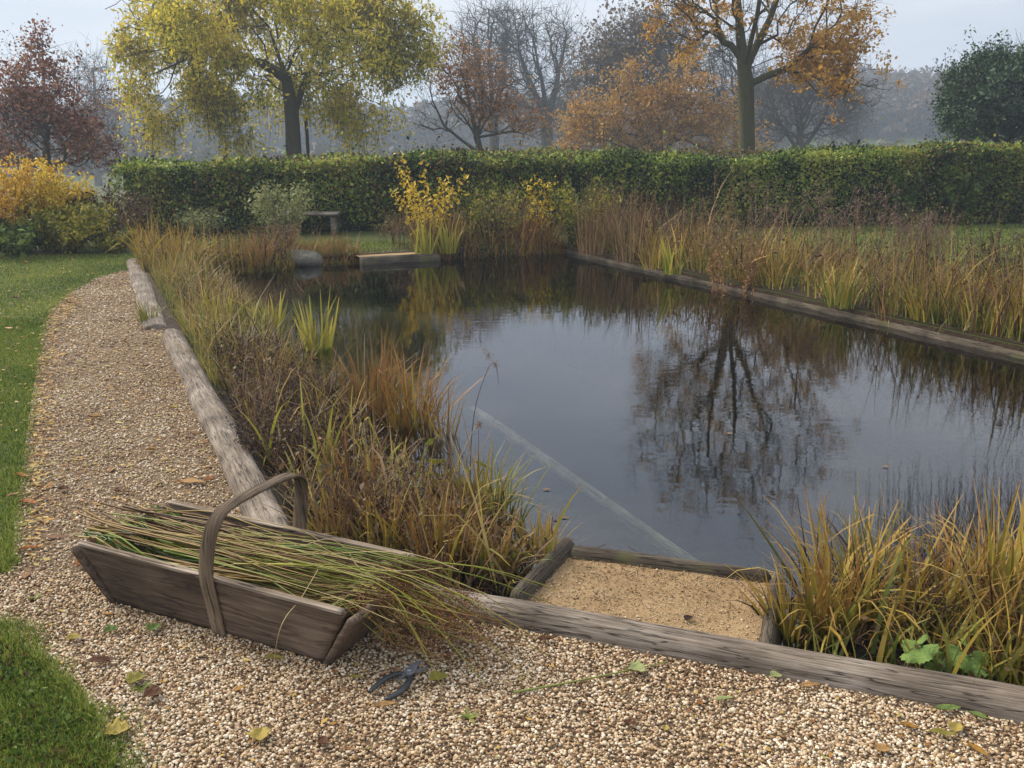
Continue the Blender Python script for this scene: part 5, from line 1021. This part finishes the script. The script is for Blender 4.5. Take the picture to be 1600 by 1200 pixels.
# ================================================================ LAWN, LITTER, LEAVES
M['lawn'] = leafmat('lawn_blade', [(54, 72, 26), (84, 104, 36), (114, 130, 50), (150, 148, 74)], 1.1, patch=1.0, patchamt=.3, tr=.3)
ZG = ground_z
def lawn(name, poly, n, h, wid, seed, gp=True):
    r = np.random.default_rng(seed); p = scatter(poly, n, r)
    p = p[~inpoly(p, GPs) & ~inpoly(p, POND)]; b = np.concatenate([p, ZG(p[:, 0], p[:, 1])[:, None]-.002], 1); m = len(b)
    V, Fc, t = ribbons(b, h*r.uniform(.4, 1.1, m)*(1+.3*vnoise(p, 5, 3)), r.uniform(0, 6.28, m), np.abs(r.normal(0, .35, m)), np.abs(r.normal(.5, .4, m)), wid, 2, r=r); tag(obj(name, mesh(name, V, Fc, M['lawn'], False, t)), kind='stuff')
gc = np.mean(GP, 0); GPs = [g for g in GP]
lawn('lawn_grass', pxs((-60, 1600), (-80, 985), (30, 1004), (75, 1044), (128, 1096), (170, 1155), (202, 1235), (300, 1600), z=0), 34000, .034, .0032, 501)
lawn('lawn_grass', pxs((-80, 915), (-80, 500), (85, 500), (70, 600), (50, 720), (35, 820), (20, 910), z=0), 52000, .03, .0035, 502)
lawn('lawn_grass', pxs((-250, 520), (-250, 398), (240, 398), (200, 428), (100, 470), (80, 520), z=0), 60000, .035, .006, 503)
lawn('lawn_grass', pxs((200, 428), (215, 378), (700, 378), (880, 378), (880, 392), (560, 400), (230, 425), z=0), 26000, .045, .009, 504)
lawn('lawn_grass', [off(FR, 1.0), off(RT+RD*1, 1.3), off(RT+RD*1, 5.5), P(1600, 352)[:2], P(1000, 360)[:2]], 70000, .05, .008, 505)
# grass fringing the gravel edge
r = np.random.default_rng(77); ed = np.array([P(x, y)[:2] for x, y in ((188, 424), (150, 435), (112, 456), (78, 486), (68, 520), (58, 580), (46, 650), (38, 720), (28, 800), (16, 880), (0, 900))]); tt = np.sort(r.uniform(0, 9.99, 5200)); i = tt.astype(int); f = (tt-i)[:, None]; p = ed[i]*(1-f)+ed[i+1]*f+r.normal(0, .022, (5200, 2)); b = np.concatenate([p, np.zeros((5200, 1))], 1)
V, Fc, t = ribbons(b, r.uniform(.02, .045, 5200), r.uniform(0, 6.28, 5200), np.abs(r.normal(.2, .4, 5200)), np.abs(r.normal(.6, .4, 5200)), .0035, 2, r=r); tag(obj('grass_fringe', mesh('grass_fringe', V, Fc, M['lawn'], False, t)), kind='stuff')
r = np.random.default_rng(78); ed = np.array([P(x, y)[:2] for x, y in ((-60, 985), (0, 990), (30, 1008), (75, 1048), (125, 1098), (165, 1158), (200, 1240))]); tt = r.uniform(0, 5.99, 5200); i = tt.astype(int); f = (tt-i)[:, None]; p = ed[i]*(1-f)+ed[i+1]*f; p = p+r.normal(0, .03, p.shape)*np.clip(1+1.6*vnoise(p, 9, 5), .2, 3)[:, None]; b = np.concatenate([p, np.zeros((5200, 1))], 1)
V, Fc, t = ribbons(b, r.uniform(.015, .05, 5200), r.uniform(0, 6.28, 5200), np.abs(r.normal(.3, .45, 5200)), np.abs(r.normal(.6, .4, 5200)), .0035, 3, r=r); tag(obj('grass_fringe', mesh('grass_fringe', V, Fc, M['lawn'], False, t)), kind='stuff')
nl_ = pxs((-60, 1400), (-60, 1000), (30, 1015), (75, 1055), (120, 1105), (160, 1165), (190, 1235), z=0)
def lowbits(name, poly, n, mat, size, seed, zhi): 
    r = np.random.default_rng(seed); q = scatter(poly, n, r); q = q[vnoise(q, 4, seed)+r.normal(0, .3, len(q)) > .1]; c = np.concatenate([q, r.uniform(.008, zhi, (len(q), 1))], 1); V, Fc = leafquads(c, size*np.exp(r.normal(0, .3, len(q))), .7, 0, .7, r); tag(obj(name, mesh(name, V, Fc, M[mat])), kind='stuff')
lowbits('clover', nl_, 5200, 'green', .011, 79, .03); lowbits('dead_thatch', nl_, 4200, 'brownleaf', .012, 80, .024)
M['litter'] = leafmat('litter', [(78, 50, 30), (130, 88, 46), (176, 132, 60), (196, 164, 88), (150, 140, 70)], .8, patch=2, tr=.15)
def litter(name, poly, n, size, seed, z=.014, asp=.45, msk=None):
    r = np.random.default_rng(seed); p = scatter(poly, n, r)
    if msk is not None: p = p[inpoly(p, msk)]
    c = np.concatenate([p, (ZG(p[:, 0], p[:, 1])+z)[:, None]], 1); d = r.normal(size=(len(c), 3)); d[:, 2] *= .08
    V, Fc = leafquads(c, size*np.exp(r.normal(0, .35, len(c))), asp, 0, 0, r, dirs=unit(d)*3); V[:, 2] = (V[:, 2]-c.repeat(4, 0)[:, 2])*.25+c.repeat(4, 0)[:, 2]+.002; tag(obj(name, mesh(name, V, Fc, M['litter'])), kind='stuff')
litter('path_litter', pxs((40, 830), (78, 486), (180, 428), (205, 424), (258, 512), (400, 800), z=0), 3000, .024, 511, msk=GP)
litter('path_edge_litter', pxs((40, 900), (56, 580), (70, 500), (110, 456), (130, 470), (95, 520), (80, 640), (70, 900), z=0), 1600, .03, 512, msk=GP)
litter('gravel_litter', pxs((-50, 1250), (20, 900), (400, 800), (700, 980), (1700, 1140), (1700, 1250), z=0), 900, .016, 513, msk=GP)
litter('lawn_litter', pxs((-250, 700), (-250, 400), (215, 400), (150, 440), (80, 490), (50, 700), z=0), 1800, .03, 514, z=.035)
litter('lawn_litter', [off(FR, 1.3), off(RT+RD*1, 1.7), off(RT+RD*1, 5), P(1500, 356)[:2]], 120, .04, 515, z=.04)
# single fallen leaves, each its own
LC = {'orange': (160, 102, 50), 'tan': (176, 136, 84), 'brown': (96, 62, 40), 'yellow': (168, 148, 72), 'olive': (134, 126, 52), 'green': (112, 132, 66), 'palegreen': (160, 166, 108), 'darkbrown': (56, 38, 30), 'ochre': (160, 116, 44)}
LM_ = {k: surfmat('leaf_'+k, [tuple(int(v*.68) for v in c), c, tuple(min(255, int(v*1.15)) for v in c)], 30, .62, bump=.3, rough=.7) for k, c in LC.items()}
def fallen(px, py, ln, shape, col, ang, label, z=.02, curl=.25, group='fallen leaves on the gravel', seed=0):
    r = np.random.default_rng(int(px*7+py)); n, m = 18, 7; t = np.linspace(0, 1, n); s = np.linspace(-1, 1, m)
    if shape == 'lance': wd = .17*np.sin(np.pi*t**.8)**.8
    elif shape == 'broad': wd = .42*np.sin(np.pi*t**.75)**.7*(1+.06*np.sign(np.sin(t*40)))
    else: wd = .5*np.sin(np.pi*t**.8)**.6*(1+.22*np.sin(t*17))
    T_, S_ = np.meshgrid(t, s, indexing='ij'); X = (T_-.5)*ln; Y_ = S_*wd[:, None]*ln; Z = np.abs(S_)**1.5*wd[:, None]*ln*curl*2+((T_-.5)**2)*ln*curl*1.2+vnoise(np.stack([T_.ravel()*3, S_.ravel()*2], -1), 1.5, int(px)).reshape(T_.shape)*ln*.05
    Z -= Z.min(); V = np.stack([X, Y_+.06*ln*np.sin(T_*3), Z], -1).reshape(-1, 3); V = np.vstack([V, V+(0, 0, .0007)]); i = np.arange(n-1)[:, None]*m+np.arange(m-1)[None]; f = np.stack([i, i+m, i+m+1, i+1], -1).reshape(-1, 4)
    rg = [k*m for k in range(n)]+[(n-1)*m+k for k in range(1, m)]+[k*m+m-1 for k in range(n-2, -1, -1)]+list(range(m-2, 0, -1)); rg = np.array(rg); rn = np.roll(rg, -1); N_ = n*m
    a = Acc(); a.add(V, np.concatenate([f[:, ::-1], f+N_, np.stack([rg, rn, rn+N_, rg+N_], -1)]))
    st = spline([(-ln*.48, 0, Z[0].mean()), (-ln*.62, .01*ln, .002), (-ln*.75, .05*ln, .0)], 5); a.add(*tubes(st[None], np.full((1, 5), .0008), 4))
    q = P(px, py, z-.01); tag(obj('fallen_leaf', a.mesh('fallen_leaf', LM_[col], True), loc=(q[0], q[1], z), rot=(0, 0, R(ang))), label, 'leaf', group)
FL = [
 (35, 748, .085, 'lance', 'ochre', -20, 'ochre leaf on the lawn edge at the far left, above the other two'),
 (45, 790, .09, 'lance', 'orange', -15, 'long orange-brown leaf lying on the left gravel edge'),
 (22, 778, .06, 'lance', 'tan', 60, 'short tan leaf where the lawn meets the gravel at the far left'),
 (45, 862, .07, 'lance', 'orange', 15, 'orange-brown leaf on the gravel left of the trug end'),
 (116, 1003, .045, 'broad', 'yellow', 20, 'roundish yellow leaf on the gravel left of the trug'),
 (176, 990, .04, 'lobed', 'green', 40, 'small green leaf below the left end of the trug'),
 (242, 987, .045, 'lobed', 'green', 80, 'dark green leaf at the foot of the trug side'),
 (160, 1040, .085, 'lance', 'brown', 5, 'curled brown leaf near the lower left grass'),
 (130, 885, .05, 'lobed', 'orange', 60, 'bright orange leaf under the left corner of the trug'),
 (408, 1155, .055, 'lobed', 'yellow', 100, 'yellow-green lobed leaf at the bottom left of the gravel'),
 (185, 1150, .06, 'lobed', 'yellow', 20, 'yellow leaf at the edge of the lower left grass'),
 (215, 1068, .055, 'lobed', 'olive', 60, 'olive crumpled leaf in the gravel at the lower left'),
 (240, 1092, .05, 'lobed', 'brown', 20, 'brown crumpled leaf right of the olive one'),
 (505, 1166, .035, 'broad', 'brown', -30, 'small brown leaf near the bottom edge below the trug'),
 (300, 757, .13, 'lance', 'tan', -3, 'long thin tan leaf lying across the path behind the trug'),
 (328, 753, .04, 'lobed', 'orange', 30, 'small orange leaf at the right tip of the long tan leaf'),
 (603, 1108, .06, 'lance', 'tan', 10, 'tan leaf at the handle ends of the secateurs'),
 (686, 1066, .055, 'broad', 'olive', 25, 'olive-yellow roundish leaf against the secateur blades'),
 (556, 1064, .045, 'lance', 'olive', -10, 'narrow olive leaf left of the secateurs'),
 (608, 1002, .04, 'lobed', 'green', -50, 'green leaf in the shade under the right end of the trug'),
 (430, 1034, .06, 'lance', 'olive', -8, 'olive leaf tucked under the lower edge of the trug'),
 (828, 985, .03, 'broad', 'tan', -60, 'small tan leaf beside the front sleeper right of the rushes'),
 (855, 1004, .06, 'lance', 'brown', 12, 'brown curled leaf on gravel just below the front sleeper'),
 (995, 1053, .05, 'lobed', 'palegreen', -20, 'pale green leaf touching the reed stem on the gravel'),
 (1132, 1098, .055, 'lance', 'palegreen', 10, 'pale green narrow leaf right of the reed stem'),
 (1265, 1077, .06, 'lance', 'tan', 8, 'pale tan leaf on the gravel below the middle of the front sleeper'),
 (1093, 1104, .018, 'lobed', 'orange', 0, 'tiny orange leaf bit left of the pale green narrow leaf'),
 (985, 1137, .045, 'lance', 'brown', -20, 'brown leaf fragment near the bottom edge in the middle'),
 (1040, 1144, .02, 'lobed', 'yellow', 70, 'tiny yellow-green leaf bit near the bottom edge'),
 (1480, 1115, .07, 'lance', 'green', 0, 'green lance-shaped leaf near the front sleeper at the right'),
 (1530, 1126, .055, 'lance', 'green', -40, 'green pointed leaf, rightmost of the group in the corner'),
 (1494, 1143, .045, 'broad', 'yellow', 50, 'broad yellow leaf in the lower right leaf group'),
 (1422, 1142, .05, 'lance', 'ochre', -35, 'ochre curled leaf, leftmost of the lower right group'),
 (1472, 1153, .065, 'lance', 'olive', -15, 'long olive leaf lying against the broad yellow one'),
 (1525, 1178, .06, 'lance', 'ochre', -60, 'curled ochre leaf at the bottom right corner'),
 (1378, 1178, .04, 'broad', 'tan', 0, 'faded tan leaf close to the bottom edge at the right'),
 (1212, 1062, .035, 'broad', 'palegreen', 0, 'small grey-green round leaf close under the front sleeper'),
 (238, 706, .06, 'lance', 'ochre', 5, 'ochre leaf in the middle of the path'),
 (100, 768, .045, 'lobed', 'brown', 20, 'dark brown leaf on the left side of the path'),
 (185, 770, .04, 'lobed', 'brown', -20, 'red-brown leaf on the path just above the trug rushes'),
 (272, 640, .04, 'lobed', 'yellow', 10, 'yellow leaf against the long left sleeper'),
 (150, 655, .07, 'lance', 'ochre', 5, 'ochre narrow leaf halfway up the path'),
 (130, 610, .05, 'lance', 'tan', 10, 'tan leaf on the upper middle of the path'),
 (40, 412, .06, 'lobed', 'orange', 0, 'bright orange leaf on the far left lawn'),
 (25, 467, .06, 'lobed', 'brown', 0, 'dark brown leaf on the left lawn'),
]
for a_ in FL: fallen(*a_, group='fallen leaves on the lawn' if 'lawn' in a_[6] and 'gravel' not in a_[6] else 'fallen leaves on the gravel')
fallen(1076, 971, .035, 'broad', 'darkbrown', 30, 'dark brown leaf on the sandy landing step', z=-.038, group='leaves on the landing step')
for x, y, c_, lb in ((300, 586, 'ochre', 'small ochre leaf lying on top of the long left sleeper'),): fallen(x, y, .035, 'lance', c_, 20, lb, z=.092, group='leaves on the sleepers')
for x, y, c_, an_, lb in ((1385, 732, 'tan', 5, 'tan leaf floating on the water at the right'), (855, 768, 'tan', 10, 'narrow tan leaf floating above the landing step'), (883, 812, 'ochre', 0, 'thin ochre leaf floating by the landing step'), (650, 765, 'palegreen', 0, 'pale leaf caught in the left margin stems'), (1140, 680, 'tan', 0, 'tiny pale leaf floating in the oak reflection')): fallen(x, y, .034, 'lance', c_, an_, lb, z=ZW+.004 if x != 650 else .12, curl=.06, group='leaves on the water')
# small weeds in the gravel
def weed(px, py, label, n, ln, seed):
    r = np.random.default_rng(seed); q = P(px, py, .012); m = n; az = r.uniform(0, 6.28, m); V, Fc, t = ribbons(np.zeros((m, 3)), ln*r.uniform(.6, 1.1, m), az, r.uniform(.9, 1.35, m), r.uniform(.1, .5, m), .009, 4, waz=az+np.pi/2, r=r); tag(obj('gravel_weed', mesh('gravel_weed', V, Fc, M['greenblade'], False, t), loc=q), label, 'weed')
weed(734, 1122, 'small star-shaped green weed in the gravel below the secateurs', 9, .045, 1); weed(55, 935, 'tiny green weed in the gravel left of the trug', 12, .03, 2); weed(222, 1078, 'flat green weed between the leaves at the lower left', 14, .04, 3)
# ---------------------------------------------------------------- haze
def haze():
    a = Acc(); box(a, (0, 700, 16), (3400, 1900, 56)); m = bpy.data.materials.new('haze_air'); m.use_nodes = True; nt = m.node_tree; nt.nodes.clear()
    o = nt.nodes.new('ShaderNodeOutputMaterial'); v = nt.nodes.new('ShaderNodeVolumePrincipled'); v.inputs['Density'].default_value = .0023; v.inputs['Color'].default_value = (.70, .83, .98, 1); v.inputs['Anisotropy'].default_value = .2
    nt.links.new(v.outputs[0], o.inputs['Volume']); tag(obj('haze', a.mesh('haze', m)), kind='stuff')
haze()
